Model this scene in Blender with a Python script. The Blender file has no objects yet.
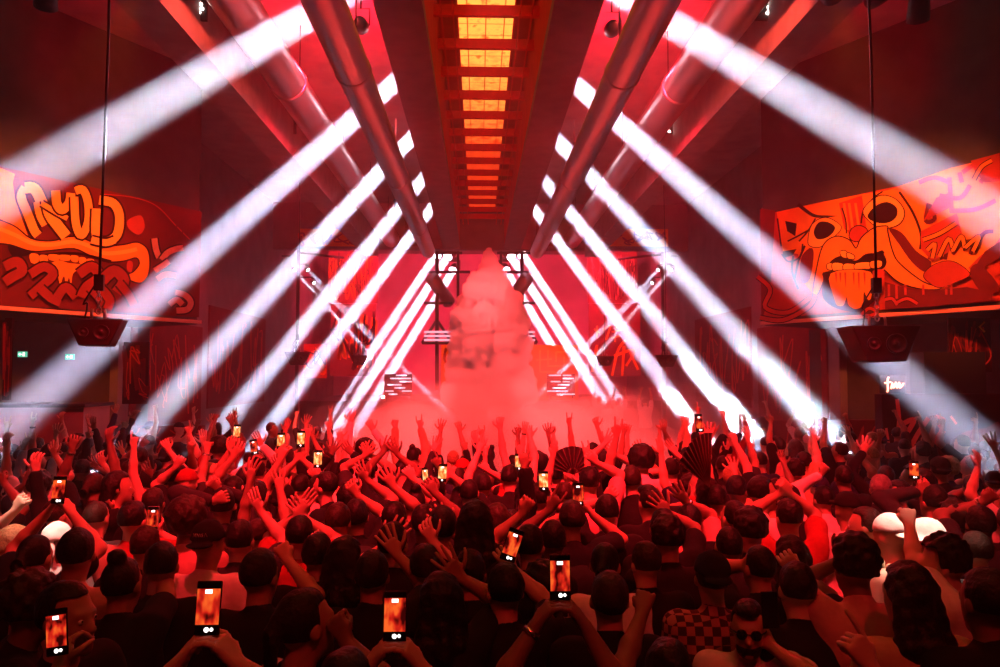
import bpy, bmesh, math, random
import numpy as np
from mathutils import Vector, Matrix, Euler
R = math.radians
C = bpy.context.scene.collection
scene = bpy.context.scene

# ------------------------------------------------------------------ camera
F = 720.0
CAM = Vector((-0.13, 0.0, 2.70))
YAW, PITCH = math.atan(21 / F), math.atan(39.5 / F)
cam_data = bpy.data.cameras.new('camera'); cam = bpy.data.objects.new('camera', cam_data); C.objects.link(cam)
cam_data.sensor_width = 36.0; cam_data.lens = F / 1000 * 36.0
cam_data.clip_start = 0.05; cam_data.clip_end = 200
cam.location = CAM
cam.rotation_euler = Euler((math.pi / 2 + PITCH, 0, -YAW), 'XYZ')
scene.camera = cam
CM = cam.rotation_euler.to_matrix()

def ray(u, v):
    return CM @ Vector(((u - 500) / F, -(v - 333.5) / F, -1.0))
def at(u, v, Y):                       # the point at depth Y seen along (u, v)
    d = ray(u, v)
    return CAM + d * (Y / d.y)
def on_plane(u, v, p0, n):
    d = ray(u, v)
    return CAM + d * ((p0 - CAM).dot(n) / d.dot(n))

# ------------------------------------------------------------------ materials
MATS = {}
def mat(name, col, rough=0.6, metal=0.0, spec=0.4, noise=0.0, scale=8.0, bump=0.0, emit=None, estr=1.0, col2=None):
    if name in MATS: return MATS[name]
    m = bpy.data.materials.new(name); m.use_nodes = True
    nt = m.node_tree; b = nt.nodes['Principled BSDF']
    b.inputs['Base Color'].default_value = (*col, 1)
    b.inputs['Roughness'].default_value = rough; b.inputs['Metallic'].default_value = metal
    b.inputs['Specular IOR Level'].default_value = spec
    if noise or bump or col2:
        tc = nt.nodes.new('ShaderNodeTexCoord'); n = nt.nodes.new('ShaderNodeTexNoise')
        n.inputs['Scale'].default_value = scale; n.inputs['Detail'].default_value = 6
        nt.links.new(tc.outputs['Object'], n.inputs['Vector'])
        if noise or col2:
            r = nt.nodes.new('ShaderNodeValToRGB')
            k = 1 - noise
            r.color_ramp.elements[0].position = 0.3; r.color_ramp.elements[1].position = 0.7
            r.color_ramp.elements[0].color = (*(col2 or [c * k for c in col]), 1)
            r.color_ramp.elements[1].color = (*col, 1)
            nt.links.new(n.outputs['Fac'], r.inputs['Fac']); nt.links.new(r.outputs['Color'], b.inputs['Base Color'])
        if bump:
            bp = nt.nodes.new('ShaderNodeBump'); bp.inputs['Strength'].default_value = bump
            bp.inputs['Distance'].default_value = 0.02
            nt.links.new(n.outputs['Fac'], bp.inputs['Height']); nt.links.new(bp.outputs['Normal'], b.inputs['Normal'])
    if emit:
        b.inputs['Emission Color'].default_value = (*emit, 1); b.inputs['Emission Strength'].default_value = estr
    MATS[name] = m
    return m

# ------------------------------------------------------------------ mesh builders
class MB:
    def __init__(s): s.v = []; s.f = []; s.mi = []; s.cur = 0; s.smooth = []
    def add(s, vs, fs, smooth=False):
        o = len(s.v); s.v += [tuple(v) for v in vs]
        for f in fs: s.f.append([o + i for i in f]); s.mi.append(s.cur); s.smooth.append(smooth)
    def box(s, lo, hi, M=None):
        x0, y0, z0 = lo; x1, y1, z1 = hi
        vs = [Vector(p) for p in ((x0,y0,z0),(x1,y0,z0),(x1,y1,z0),(x0,y1,z0),(x0,y0,z1),(x1,y0,z1),(x1,y1,z1),(x0,y1,z1))]
        if M is not None: vs = [M @ v for v in vs]
        s.add(vs, [(0,3,2,1),(4,5,6,7),(0,1,5,4),(1,2,6,5),(2,3,7,6),(3,0,4,7)])
    def tube(s, pts, r, n=8, caps=True, smooth=True, flat=1.0):
        pts = [Vector(p) for p in pts]; k = len(pts)
        rs = r if isinstance(r, (list, tuple)) else [r] * k
        vs = []; up = None
        for i, p in enumerate(pts):
            t = (pts[min(i + 1, k - 1)] - pts[max(i - 1, 0)]).normalized()
            if up is None:
                up = Vector((0, 0, 1)) if abs(t.z) < 0.9 else Vector((1, 0, 0))
            a = t.cross(up).normalized(); b = a.cross(t).normalized(); up = b
            for j in range(n):
                w = 2 * math.pi * j / n
                vs.append(p + (a * math.cos(w) + b * (math.sin(w) * flat)) * rs[i])
        fs = [(i * n + j, i * n + (j + 1) % n, (i + 1) * n + (j + 1) % n, (i + 1) * n + j) for i in range(k - 1) for j in range(n)]
        fs = [f[::-1] for f in fs]
        if caps: fs += [tuple(range(n)), tuple(range(k * n - 1, (k - 1) * n - 1, -1))]
        s.add(vs, fs, smooth)
    def prism(s, poly, axis_vec):       # polygon (list of Vectors) swept along a vector
        n = len(poly); a = Vector(axis_vec)
        vs = [Vector(p) for p in poly] + [Vector(p) + a for p in poly]
        s.add(vs, [tuple(range(n))[::-1], tuple(range(n, 2 * n))] + [(i, (i + 1) % n, n + (i + 1) % n, n + i) for i in range(n)])
    def lathe(s, prof, n=16, M=None, smooth=True):
        vs = []
        for r, z in prof:
            for j in range(n):
                w = 2 * math.pi * j / n; vs.append(Vector((r * math.cos(w), r * math.sin(w), z)))
        k = len(prof)
        if M is not None: vs = [M @ v for v in vs]
        fs = [(i * n + j, i * n + (j + 1) % n, (i + 1) * n + (j + 1) % n, (i + 1) * n + j) for i in range(k - 1) for j in range(n)]
        fs += [tuple(range(n))[::-1], tuple(range((k - 1) * n, k * n))]
        s.add(vs, fs, smooth)
    def build(s, name, mats, parent=None, origin=None):
        me = bpy.data.meshes.new(name)
        vs = s.v
        if origin is not None:
            o0 = Vector(origin); vs = [tuple(Vector(v) - o0) for v in s.v]
        me.from_pydata(vs, [], s.f)
        for m in (mats if isinstance(mats, (list, tuple)) else [mats]): me.materials.append(m)
        me.polygons.foreach_set('material_index', s.mi)
        me.polygons.foreach_set('use_smooth', s.smooth)
        me.update()
        o = bpy.data.objects.new(name, me); C.objects.link(o)
        if parent: o.parent = parent
        if origin is not None: o.location = origin
        return o
def tag(o, label=None, cat=None, group=None, kind=None):
    if label: o['label'] = label
    if cat: o['category'] = cat
    if group: o['group'] = group
    if kind: o['kind'] = kind
    return o
def empty(name, loc, rz=0.0):
    o = bpy.data.objects.new(name, None); C.objects.link(o)
    o.location = loc; o.rotation_euler = (0, 0, rz); o.empty_display_size = 0.1
    return o
def struct(o, label=None): o['kind'] = 'structure'; return tag(o, label)
def copy_tree(o, parent=None):
    c = o.copy(); C.objects.link(c); c.parent = parent
    for ch in list(o.children): copy_tree(ch, c)
    return c
def look_m(direction, up=(0, 0, 1)):     # matrix whose -Z looks along the direction
    return Vector(direction).to_track_quat('-Z', 'Y').to_matrix().to_4x4()
def area(name, loc, direction, sx, sy, power, col, spread=180, shape='RECTANGLE'):
    l = bpy.data.lights.new(name, 'AREA'); l.shape = shape; l.size = sx; l.size_y = sy
    l.energy = power; l.color = col; l.spread = R(spread)
    o = bpy.data.objects.new(name, l); C.objects.link(o)
    o.location = loc; o.rotation_euler = Vector(direction).to_track_quat('-Z', 'Y').to_euler()
    return o
def spot(name, loc, direction, ang, power, col, blend=0.3, rad=0.1):
    l = bpy.data.lights.new(name, 'SPOT'); l.spot_size = R(ang); l.spot_blend = blend
    l.energy = power; l.color = col; l.shadow_soft_size = rad
    o = bpy.data.objects.new(name, l); C.objects.link(o)
    o.location = loc; o.rotation_euler = Vector(direction).to_track_quat('-Z', 'Y').to_euler()
    return o
HAZE = .0052; BEAM = 430; SPILL = 120; EXPO = 0.0; NFILL = 125
# ------------------------------------------------------------------ the hall
M_FLOOR = mat('floor_dark', (.03, .028, .03), .5, noise=.4, scale=2)
M_CONC = mat('concrete', (.30, .27, .27), .8, noise=.25, scale=3, bump=.25)
M_CEIL = mat('ceiling_plaster', (.34, .30, .30), .85, noise=.3, scale=1.5, bump=.2)
M_DARK = mat('dark_wall', (.07, .055, .06), .85, noise=.4, scale=2, bump=.2)
M_WALL = mat('painted_wall', (.22, .17, .18), .8, noise=.35, scale=1.2, bump=.15)
M_RWALL = mat('rear_wall', (.55, .30, .36), .8, noise=.25, scale=.8)
M_BLACK = mat('black_metal', (.012, .012, .013), .45, .3)
M_BLACKP = mat('black_paint', (.018, .017, .018), .6)
M_STEEL = mat('steel', (.55, .53, .53), .35, 1.0)
M_LENS = mat('lamp_lens', (.9, .9, 1), .2, emit=(.86, .86, 1), estr=9)
M_BULB = mat('bulb_white', (1, .9, .85), .3, emit=(1, .82, .75), estr=14)
def galv():
    m = mat('galvanised_duct', (.62, .60, .61), .34, 1.0); nt = m.node_tree; b = nt.nodes['Principled BSDF']
    tc = nt.nodes.new('ShaderNodeTexCoord'); mp = nt.nodes.new('ShaderNodeMapping'); w = nt.nodes.new('ShaderNodeTexWave'); bp = nt.nodes.new('ShaderNodeBump')
    w.bands_direction = 'Y'; w.wave_profile = 'SAW'; w.inputs['Scale'].default_value = 2.1; w.inputs['Distortion'].default_value = .25
    bp.inputs['Strength'].default_value = .5; bp.inputs['Distance'].default_value = .03
    nt.links.new(tc.outputs['Object'], mp.inputs['Vector']); nt.links.new(mp.outputs['Vector'], w.inputs['Vector'])
    nt.links.new(w.outputs['Fac'], bp.inputs['Height']); nt.links.new(bp.outputs['Normal'], b.inputs['Normal'])
    n = nt.nodes.new('ShaderNodeTexNoise'); n.inputs['Scale'].default_value = 3; r = nt.nodes.new('ShaderNodeMapRange'); r.inputs['To Min'].default_value = .25; r.inputs['To Max'].default_value = .5
    nt.links.new(tc.outputs['Object'], n.inputs['Vector']); nt.links.new(n.outputs['Fac'], r.inputs['Value']); nt.links.new(r.outputs['Result'], b.inputs['Roughness'])
    return m
M_DUCT = galv()
b = MB(); b.box((-15, -4, -.1), (15, 46, 0)); struct(b.build('floor', M_FLOOR))
b = MB(); b.box((-15, -4, 10.3), (15, 46, 10.4)); struct(b.build('ceiling', M_CEIL))
b = MB(); b.box((-15, 45.8, 0), (15, 46, 10.3)); struct(b.build('wall_back', M_RWALL))
b = MB(); b.box((-15, -4.2, 0), (15, -4, 10.3)); struct(b.build('wall_front', M_DARK))
for sd, nm in ((-1, 'left'), (1, 'right')):
    b = MB(); b.box((min(sd * 15, sd * 15.2), -4, 0), (max(sd * 15, sd * 15.2), 46, 10.3)); struct(b.build('wall_' + nm, M_DARK))
    b = MB(); b.box((min(sd * 9.3, sd * 9.5), 18.6, 0), (max(sd * 9.3, sd * 9.5), 45.8, 10.3)); struct(b.build('wall_side_' + nm, M_WALL))
    # girder beside the ducts
    b = MB(); b.box((min(sd * 4.61, sd * 5.23), -3.9, 7.9), (max(sd * 4.61, sd * 5.23), 32, 10.3)); struct(b.build('beam_' + nm, M_CONC))
# header at the end of the hall, the side pieces that frame the opening
b = MB(); b.box((-9.3, 32, 8.2), (9.3, 32.3, 10.3)); struct(b.build('lintel', M_WALL))
# central trough: two flange beams with a lit recess between them
for sd in (-1, 1):
    b = MB(); b.box((min(sd * .99, sd * 1.73), -3.9, 8.25), (max(sd * .99, sd * 1.73), 32, 8.45)); struct(b.build('beam_trough_' + ('left' if sd < 0 else 'right'), mat('dark_concrete', (.13, .075, .085), .8, noise=.3, scale=3, bump=.25)))
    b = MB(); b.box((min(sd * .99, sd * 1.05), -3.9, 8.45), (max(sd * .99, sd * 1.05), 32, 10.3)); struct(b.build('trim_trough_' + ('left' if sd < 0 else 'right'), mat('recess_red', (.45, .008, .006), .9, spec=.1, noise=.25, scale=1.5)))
def skymat():
    m = mat('skylight_panel', (.5, .3, .1), .6); nt = m.node_tree; b = nt.nodes['Principled BSDF']
    tc = nt.nodes.new('ShaderNodeTexCoord'); n = nt.nodes.new('ShaderNodeTexNoise'); n.inputs['Scale'].default_value = 5; n.inputs['Detail'].default_value = 5
    r = nt.nodes.new('ShaderNodeValToRGB'); r.color_ramp.elements[0].position = .30; r.color_ramp.elements[1].position = .42
    r.color_ramp.elements[0].color = (.75, .10, .01, 1); r.color_ramp.elements[1].color = (1, .36, .05, 1)
    br = nt.nodes.new('ShaderNodeTexBrick'); br.inputs['Scale'].default_value = 1; br.offset = 0
    br.inputs['Color1'].default_value = (1, 1, 1, 1); br.inputs['Color2'].default_value = (1, 1, 1, 1); br.inputs['Mortar'].default_value = (.25, .12, .1, 1)
    br.inputs['Brick Width'].default_value = .38; br.inputs['Row Height'].default_value = .5; br.inputs['Mortar Size'].default_value = .012
    mx = nt.nodes.new('ShaderNodeMix'); mx.data_type = 'RGBA'; mx.blend_type = 'MULTIPLY'; mx.inputs[0].default_value = 1
    nt.links.new(tc.outputs['Object'], n.inputs['Vector']); nt.links.new(tc.outputs['Object'], br.inputs['Vector']); nt.links.new(n.outputs['Fac'], r.inputs['Fac'])
    nt.links.new(r.outputs['Color'], mx.inputs[6]); nt.links.new(br.outputs['Color'], mx.inputs[7]); nt.links.new(mx.outputs[2], b.inputs['Emission Color'])
    sx = nt.nodes.new('ShaderNodeSeparateXYZ'); mr = nt.nodes.new('ShaderNodeMapRange'); rr = nt.nodes.new('ShaderNodeValToRGB')
    mr.inputs['From Min'].default_value = -17; mr.inputs['From Max'].default_value = 17.5
    nt.links.new(tc.outputs['Object'], sx.inputs[0]); nt.links.new(sx.outputs['Y'], mr.inputs['Value'])
    ad = nt.nodes.new('ShaderNodeMath'); ad.operation = 'MULTIPLY_ADD'; ad.inputs[1].default_value = .35; nt.links.new(n.outputs['Fac'], ad.inputs[0]); nt.links.new(mr.outputs['Result'], ad.inputs[2])
    rr.color_ramp.elements[0].position = .70; rr.color_ramp.elements[0].color = (1, 1, 1, 1); rr.color_ramp.elements[1].position = .92; rr.color_ramp.elements[1].color = (.55, .07, .05, 1)
    nt.links.new(ad.outputs[0], rr.inputs['Fac'])
    m2 = nt.nodes.new('ShaderNodeMix'); m2.data_type = 'RGBA'; m2.blend_type = 'MULTIPLY'; m2.inputs[0].default_value = 1
    nt.links.new(mx.outputs[2], m2.inputs[6]); nt.links.new(rr.outputs['Color'], m2.inputs[7]); nt.links.new(m2.outputs[2], b.inputs['Emission Color'])
    b.inputs['Emission Strength'].default_value = 1.8
    return m
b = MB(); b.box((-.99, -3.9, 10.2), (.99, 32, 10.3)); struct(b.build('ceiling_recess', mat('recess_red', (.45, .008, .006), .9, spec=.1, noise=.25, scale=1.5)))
so = empty('skylight', (0, 14, 10.0))
sk = MB(); sk.box((-.56, -17, -.1), (.56, 17.5, -.09)); sk.build('panel', skymat(), so)
sk = MB(); sk.box((-.6, -17.02, -.09), (.6, 17.52, .2)); sk.build('housing', mat('red_steel', (.62, .012, .008), .8, spec=.1, noise=.2), so)
tag(so, 'long glowing amber skylight panel in the ceiling recess above the dance floor', 'skylight')
M_RED = mat('red_steel', (.62, .012, .008), .8, spec=.1, noise=.2)
n = 0
for k in range(23):
    y = 2.2 + 1.36 * k
    gb = MB(); gb.box((-.99, y, 9.36), (.99, y + .1, 9.56)); o = gb.build('crossbar', M_RED, origin=(0, y, 9.46))
    tag(o, 'red steel crossbar spanning the skylight recess, %s from the camera end' % (['first', 'second', 'third', 'fourth', 'fifth', 'sixth', 'seventh', 'eighth', 'ninth', 'tenth', 'eleventh', 'twelfth', 'thirteenth', 'fourteenth', 'fifteenth', 'sixteenth', 'seventeenth', 'eighteenth', 'nineteenth', 'twentieth', 'twenty-first', 'twenty-second', 'twenty-third'][k]), 'crossbar', 'crossbars of the skylight recess')
for sd, w in ((-1, 'left'), (1, 'right')):
    for xx, ww in ((.62, 'beside the amber panel'), (.84, 'beside the recess edge')):
        gb = MB(); gb.box((sd * xx - .015, -3, 9.33), (sd * xx + .015, 31.9, 9.36)); o = gb.build('rail', M_RED, origin=(sd * xx, 10, 9.345))
        tag(o, 'thin red rail along the skylight recess, %s side, %s' % (w, ww), 'rail', 'rails of the skylight recess')

# ------------------------------------------------------------------ ducts
def duct(x, z, r, joints, label, end=31.98):
    e = empty('ventilation_duct', (x, 10, z))
    p = MB(); n = 28; ys = np.linspace(-3.8, end, 60)
    p.tube([(0, y - 10, 0) for y in ys], r, n); p.build('pipe', M_DUCT, e)
    for y in joints:
        c = MB(); c.tube([(0, y - 10 - .07, 0), (0, y - 10 - .05, 0), (0, y - 10 + .05, 0), (0, y - 10 + .07, 0)], [r * 1.005, r * 1.06, r * 1.06, r * 1.005], n); c.build('joint_collar', M_DUCT, e)
    for y in np.arange(5.3, end, 5.1):
        c = MB(); c.tube([(0, y - 10, r * .9), (0, y - 10, (8.25 if abs(x) < 2 else 10.3) - z)], .012, 6); c.build('hanger', M_BLACK, e)
    tag(e, label, 'duct', 'ventilation ducts along the ceiling')
duct(-1.95, 7.05, .25, (4.8, 10.2, 15.9, 21.4), 'silver spiral ventilation duct nearest the skylight on the left side', 25.6)
duct(1.95, 7.05, .25, (4.8, 10.2, 15.9, 21.4), 'silver spiral ventilation duct nearest the skylight on the right side', 25.6)
duct(-4.05, 8.65, .36, (8, 14.6, 21.8, 28), 'silver spiral ventilation duct beside the left concrete beam')
duct(4.05, 8.65, .36, (8, 14.6, 21.8, 28), 'silver spiral ventilation duct beside the right concrete beam')

# ------------------------------------------------------------------ painted panels
def catmull(pts, closed, n=5):
    P = [Vector(p) for p in pts]; k = len(P); out = []
    for i in range(k if closed else k - 1):
        p0, p1, p2, p3 = (P[(i - 1) % k], P[i], P[(i + 1) % k], P[(i + 2) % k]) if closed else (P[max(i - 1, 0)], P[i], P[i + 1], P[min(i + 2, k - 1)])
        for j in range(n):
            t = j / n
            out.append(.5 * ((2 * p1) + (p2 - p0) * t + (2 * p0 - 5 * p1 + 4 * p2 - p3) * t * t + (3 * p1 - p0 - 3 * p2 + p3) * t ** 3))
    if not closed: out.append(P[-1])
    return out
class Paint:                                   # colour areas and strokes laid on a flat panel
    def __init__(s, mb, p0, n, back=0.0): s.mb = mb; s.p0 = Vector(p0); s.n = Vector(n).normalized(); s.k = 1
    def w(s, q):
        return on_plane(q[0], q[1], s.p0, s.n) + s.n * (.0022 * s.k)
    def fill(s, m, pts, smooth=True):
        q = catmull(pts, True, 4) if smooth else [Vector(p) for p in pts]
        s.mb.cur = m; vs = [s.w(p) for p in q]; f = list(range(len(vs)))
        a = sum(((Vector(vs[i]) - vs[0]).cross(Vector(vs[i + 1]) - vs[0]) for i in range(1, len(vs) - 1)), Vector())
        if a.dot(s.n) < 0: f = f[::-1]
        s.mb.add(vs, [f]); s.k += 1
    def stroke(s, m, pts, wd, taper=False, smooth=True, closed=False):
        q = catmull(pts, closed, 5) if smooth else [Vector(p) for p in pts]
        if closed: q.append(q[0].copy())
        k = len(q); L = []; Rr = []
        for i, p in enumerate(q):
            t = (q[min(i + 1, k - 1)] - q[max(i - 1, 0)]).normalized(); nn = Vector((-t.y, t.x)); h = wd / 2
            if taper: h *= max(.08, 1 - (i / (k - 1)) ** 2)
            L.append(s.w(p + nn * h)); Rr.append(s.w(p - nn * h))
        s.mb.cur = m; vs = L + Rr; fs = []
        a = sum(((Rr[i] - L[i]).cross(L[i + 1] - L[i]) for i in range(k - 1)), Vector())
        for i in range(k - 1):
            f = (i, k + i, k + i + 1, i + 1)
            fs.append(f if a.dot(s.n) > 0 else f[::-1])
        s.mb.add(vs, fs); s.k += 1
    def outlined(s, m, mo, pts, wd, o=3):
        s.stroke(mo, pts, wd + o); s.stroke(m, pts, wd)
P_OR = mat('paint_orange', (.92, .30, .03), .8, spec=.08, noise=.15, scale=3); P_LO = mat('paint_amber', (.97, .50, .08), .8, spec=.08, noise=.1, scale=3)
P_RED = mat('paint_red', (.55, .05, .03), .8, spec=.08, noise=.25, scale=2); P_DR = mat('paint_dark_red', (.17, .012, .014), .8, spec=.08, noise=.3, scale=2)
P_LINE = mat('paint_maroon', (.025, .003, .006), .85, spec=.05); P_PINK = mat('paint_pink', (.75, .28, .22), .8, spec=.08, noise=.2)
PAL = [P_RED, P_OR, P_LO, P_DR, P_LINE, P_PINK, mat('paint_crimson', (.34, .03, .025), .8, spec=.08, noise=.25, scale=2)]; RED, ORG, AMB, DRED, LINE, PNK = range(6)
SL = .62
def mural_frame(sd):
    p0 = Vector((sd * 7.12, 18, 5)); d = Vector((sd * SL, -1, 0)).normalized(); n = Vector((-sd * 1, -SL, 0)).normalized()
    return p0, d, n
def mural_panel(sd):
    p0, d, n = mural_frame(sd); L = 12.5
    a = Vector((p0.x, p0.y, 0)); e = a + d * L
    # the wall above and behind the mural, the overhang and the lit ledge
    bk = -n * .35
    w = MB()
    for lo, hi in ((3.98, 10.3),):
        w.prism([a + Vector((0, 0, lo)), e + Vector((0, 0, lo)), e + Vector((0, 0, hi)), a + Vector((0, 0, hi))], bk)
    struct(w.build('wall_gallery_' + ('left' if sd < 0 else 'right'), M_DARK))
    w = MB(); q = a + Vector((0, 0, 3.9)); w.prism([q, e + Vector((0, 0, 3.9)), e + bk * 9 + Vector((0, 0, 3.9)), a + bk * 9 + Vector((0, 0, 3.9))], (0, 0, .08))
    struct(w.build('ceiling_gallery_' + ('left' if sd < 0 else 'right'), M_DARK))
    w = MB(); a2 = a - n * 2.6 - d * .5; e2 = e - n * 2.6
    w.prism([a2, e2, e2 + Vector((0, 0, 3.9)), a2 + Vector((0, 0, 3.9))], -n * .2)
    struct(w.build('wall_recess_' + ('left' if sd < 0 else 'right'), M_DARK))
    return p0, d, n, a, e
for sd, nm in ((-1, 'left'), (1, 'right')):
    p0, d, n, a, e = mural_panel(sd)
    pm = MB(); pm.cur = DRED if sd < 0 else RED
    q0 = a + n * .06 - d * .02
    pm.prism([q0 + Vector((0, 0, 4.08)), q0 + d * 12.3 + Vector((0, 0, 4.08)), q0 + d * 12.3 + Vector((0, 0, 6.72)), q0 + Vector((0, 0, 6.72))], -n * .06)
    pa = Paint(pm, q0, n)
    if sd < 0:
        c1 = lambda *p: [(x / 3.927, 155 + y / 3.927) for x, y in p]
        c2 = lambda *p: [(90 + x / 4.167, 180 + y / 4.167) for x, y in p]
        pa.fill(DRED, [(112, 200), (165, 207), (186, 226), (192, 244), (192, 317), (100, 311), (0, 305), (0, 262), (50, 252), (110, 246), (118, 215)], False)
        pa.fill(ORG, c1((-90, 30), (0, 50), (58, 75), (50, 110), (60, 180), (110, 320), (60, 300), (-90, 220)), False)
        # band of lips with its hooked corner
        band = c1((-60, 235), (0, 258), (60, 285), (120, 330), (200, 340), (290, 322), (370, 348)) + c2((60, 278), (140, 272), (195, 262), (235, 288), (246, 340), (238, 400), (205, 428), (145, 402), (180, 385), (207, 350), (192, 322), (140, 335), (70, 338), (0, 312)) + c1((290, 365), (200, 372), (120, 375), (40, 350), (-60, 330))
        pa.stroke(LINE, band, 3, closed=True); pa.fill(ORG, band)
        pa.stroke(AMB, c1((0, 290), (60, 315), (130, 348), (210, 352), (290, 340), (360, 362)) + c2((60, 305), (140, 300), (195, 288)), 4)
        for st, w_ in (((c1((98, 128), (82, 165), (105, 225), (130, 290), (148, 316))), 8), (c1((95, 130), (135, 135), (172, 205), (215, 265), (258, 320)), 10), (c1((140, 185), (152, 240), (172, 278)), 5), (c1((160, 190), (212, 222), (262, 250)), 4),
                       (c1((215, 140), (220, 190), (240, 216), (268, 188), (275, 150)), 8), (c1((288, 165), (294, 270), (316, 316), (342, 262), (342, 190), (322, 138), (292, 142)), 7), (c2((22, 120), (22, 235), (62, 258), (108, 228), (118, 150), (92, 98), (34, 84)), 8),
                       (c2((0, 250), (60, 262), (100, 250)), 6)):
            pa.outlined(AMB, LINE, st, w_ + 1, 4)
        pa.stroke(LINE, c1((60, 375), (150, 392), (240, 386), (320, 390), (432, 418)), 2.2)
        pa.fill(LINE, c1((30, 350), (110, 385), (80, 400), (40, 395)))
        for x0, x1, y0, y1 in ((112, 145, 390, 425), (150, 180, 395, 430), (185, 225, 392, 415), (228, 268, 394, 415), (272, 300, 396, 420), (304, 330, 404, 430), (334, 362, 410, 436)):
            pa.fill(ORG, c1((x0, y0), (x1, y0 + 2), (x1 - 2, y1), (x0 + 4, y1 - 2)))
        pa.fill(ORG, c1((188, 430), (225, 415), (262, 425), (312, 432), (300, 450), (278, 470), (272, 520), (264, 482), (252, 512), (244, 476), (228, 508), (218, 470), (196, 455)))
        for st, w_ in ((c1((10, 440), (60, 420), (80, 455), (40, 480), (10, 500)), 11), (c1((110, 470), (165, 440), (200, 470), (150, 520), (110, 555)), 10), (c1((150, 525), (190, 560), (230, 580)), 10), (c1((215, 560), (250, 520), (290, 560)), 10),
                       (c1((300, 470), (350, 440), (380, 480), (330, 520), (310, 560)), 11), (c1((345, 520), (380, 560), (400, 590)), 10), (c2((40, 420), (90, 380), (130, 420), (100, 470)), 12), (c2((110, 430), (150, 480), (170, 520)), 9), (c2((30, 450), (70, 500), (60, 540)), 10)):
            pa.outlined(5 if w_ == 99 else 6, LINE, st, w_ - 1, 3.4)
        pa.fill(RED, c2((145, 170), (200, 150), (215, 200), (190, 230), (150, 205)))
        pa.fill(RED, c2((145, 340), (165, 345), (160, 385), (142, 375)))
        for st in (c2((255, 245), (262, 290), (275, 325)), c2((285, 335), (310, 305), (345, 290), (375, 285)), c2((255, 380), (295, 355), (315, 340)), c2((265, 415), (300, 395), (345, 400)), c2((345, 545), (390, 540), (405, 510), (380, 480), (340, 470)), c2((315, 520), (345, 500), (370, 520))):
            pa.outlined(PNK, LINE, st, 6, 3)
        pa.stroke(RED, c2((30, 62), (160, 75), (260, 110), (340, 190), (400, 250)), 1.0)
        for q in range(4): pa.stroke(DRED, c2((300 + q * 22, 190 - q * 8), (305 + q * 22, 270)), 1.2)
        lab = 'long orange graffiti mural of letters above toothed lips, on the left gallery wall'
    else:
        c3 = lambda *p: [(755 + x / 3.923, 170 + y / 3.923) for x, y in p]
        c4 = lambda *p: [(875 + x / 3.92, 150 + y / 3.92) for x, y in p]
        pa.fill(DRED, c3((20, 150), (80, 160), (60, 480), (25, 600)), False)
        pa.fill(ORG, c3((85, 165), (240, 130), (420, 95), (520, 80)) + c4((300, 70), (500, 20), (500, 330), (400, 470), (270, 545), (100, 500)) + c3((500, 400), (300, 400), (240, 500), (190, 440), (170, 330), (110, 320)), False)
        pa.fill(RED, c3((330, 130), (420, 100), (440, 240), (380, 260), (350, 230)), False)
        for sx in (350, 370, 395): pa.stroke(ORG, c3((sx, 130), (sx + 15, 235)), 2.5)
        # brow, eyes, nose
        pa.stroke(LINE, c3((170, 135), (230, 178), (285, 182), (325, 180)), 3.5, True)
        pa.fill(LINE, c3((120, 200), (165, 210), (160, 260), (128, 240)), False); pa.fill(LINE, c3((110, 320), (165, 310), (150, 335), (115, 345)), False)
        for st in (c3((90, 190), (105, 300)), c3((175, 280), (210, 240), (240, 190)), c3((130, 280), (170, 260), (215, 235)), c3((108, 330), (135, 360), (180, 340), (190, 290))): pa.stroke(LINE, st, 1.6)
        ring = c3((212, 280), (228, 215), (280, 188), (335, 215), (335, 240), (300, 270), (262, 300), (225, 300)); pa.stroke(LINE, ring, 1.6, closed=True); pa.fill(AMB, ring)
        pa.fill(LINE, c3((234, 245), (252, 207), (290, 205), (318, 228), (292, 262), (250, 272)))
        pa.stroke(LINE, c3((345, 150), (360, 200), (362, 250)), 1.4); pa.stroke(LINE, c3((420, 210), (430, 160), (470, 110), (505, 85)), 1.6)
        nose = c3((375, 262), (385, 232), (412, 220), (440, 232), (446, 255), (425, 275), (395, 280)); pa.stroke(LINE, nose, 2, closed=True); pa.fill(RED, nose)
        eye = c4((-40, 250), (-20, 210), (30, 180), (85, 195), (118, 240), (105, 285), (60, 305), (10, 300)); pa.stroke(LINE, eye, 2, closed=True); pa.fill(AMB, eye)
        pa.fill(LINE, c4((-25, 262), (5, 222), (50, 205), (88, 225), (90, 260), (60, 285), (10, 285)))
        pa.stroke(LINE, c4((100, 165), (150, 240), (185, 330), (182, 390)), 2.4)
        pa.fill(DRED, c4((60, 310), (110, 325), (165, 395), (225, 440), (205, 480), (150, 440), (100, 370)))
        for st in (c4((185, 330), (260, 300), (330, 262)), c4((190, 360), (270, 340), (330, 300)), c4((215, 210), (205, 280), (240, 270), (220, 215)), c4((280, 430), (300, 360), (340, 345), (360, 395)), c4((310, 410), (345, 370), (390, 360), (380, 410)), c4((395, 400), (430, 330), (470, 320)), c4((250, 380), (270, 430)), c4((205, 395), (230, 400), (220, 430))): pa.stroke(DRED, st, 4)
        for st in (c4((350, 90), (400, 60), (460, 65), (420, 130)), c4((260, 180), (340, 190), (380, 140)), c4((300, 240), (400, 235), (480, 200)), c4((180, 130), (240, 110), (300, 130)), c4((380, 470), (430, 420), (500, 380)), c4((400, 440), (440, 520)), c4((440, 430), (490, 490)), c4((420, 450), (490, 420)), c4((300, 110), (310, 250)), c4((340, 90), (350, 130))): pa.stroke(RED, st, 4.5)
        pa.fill(DRED, c4((380, 480), (420, 450), (500, 545), (430, 560))); 
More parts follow.
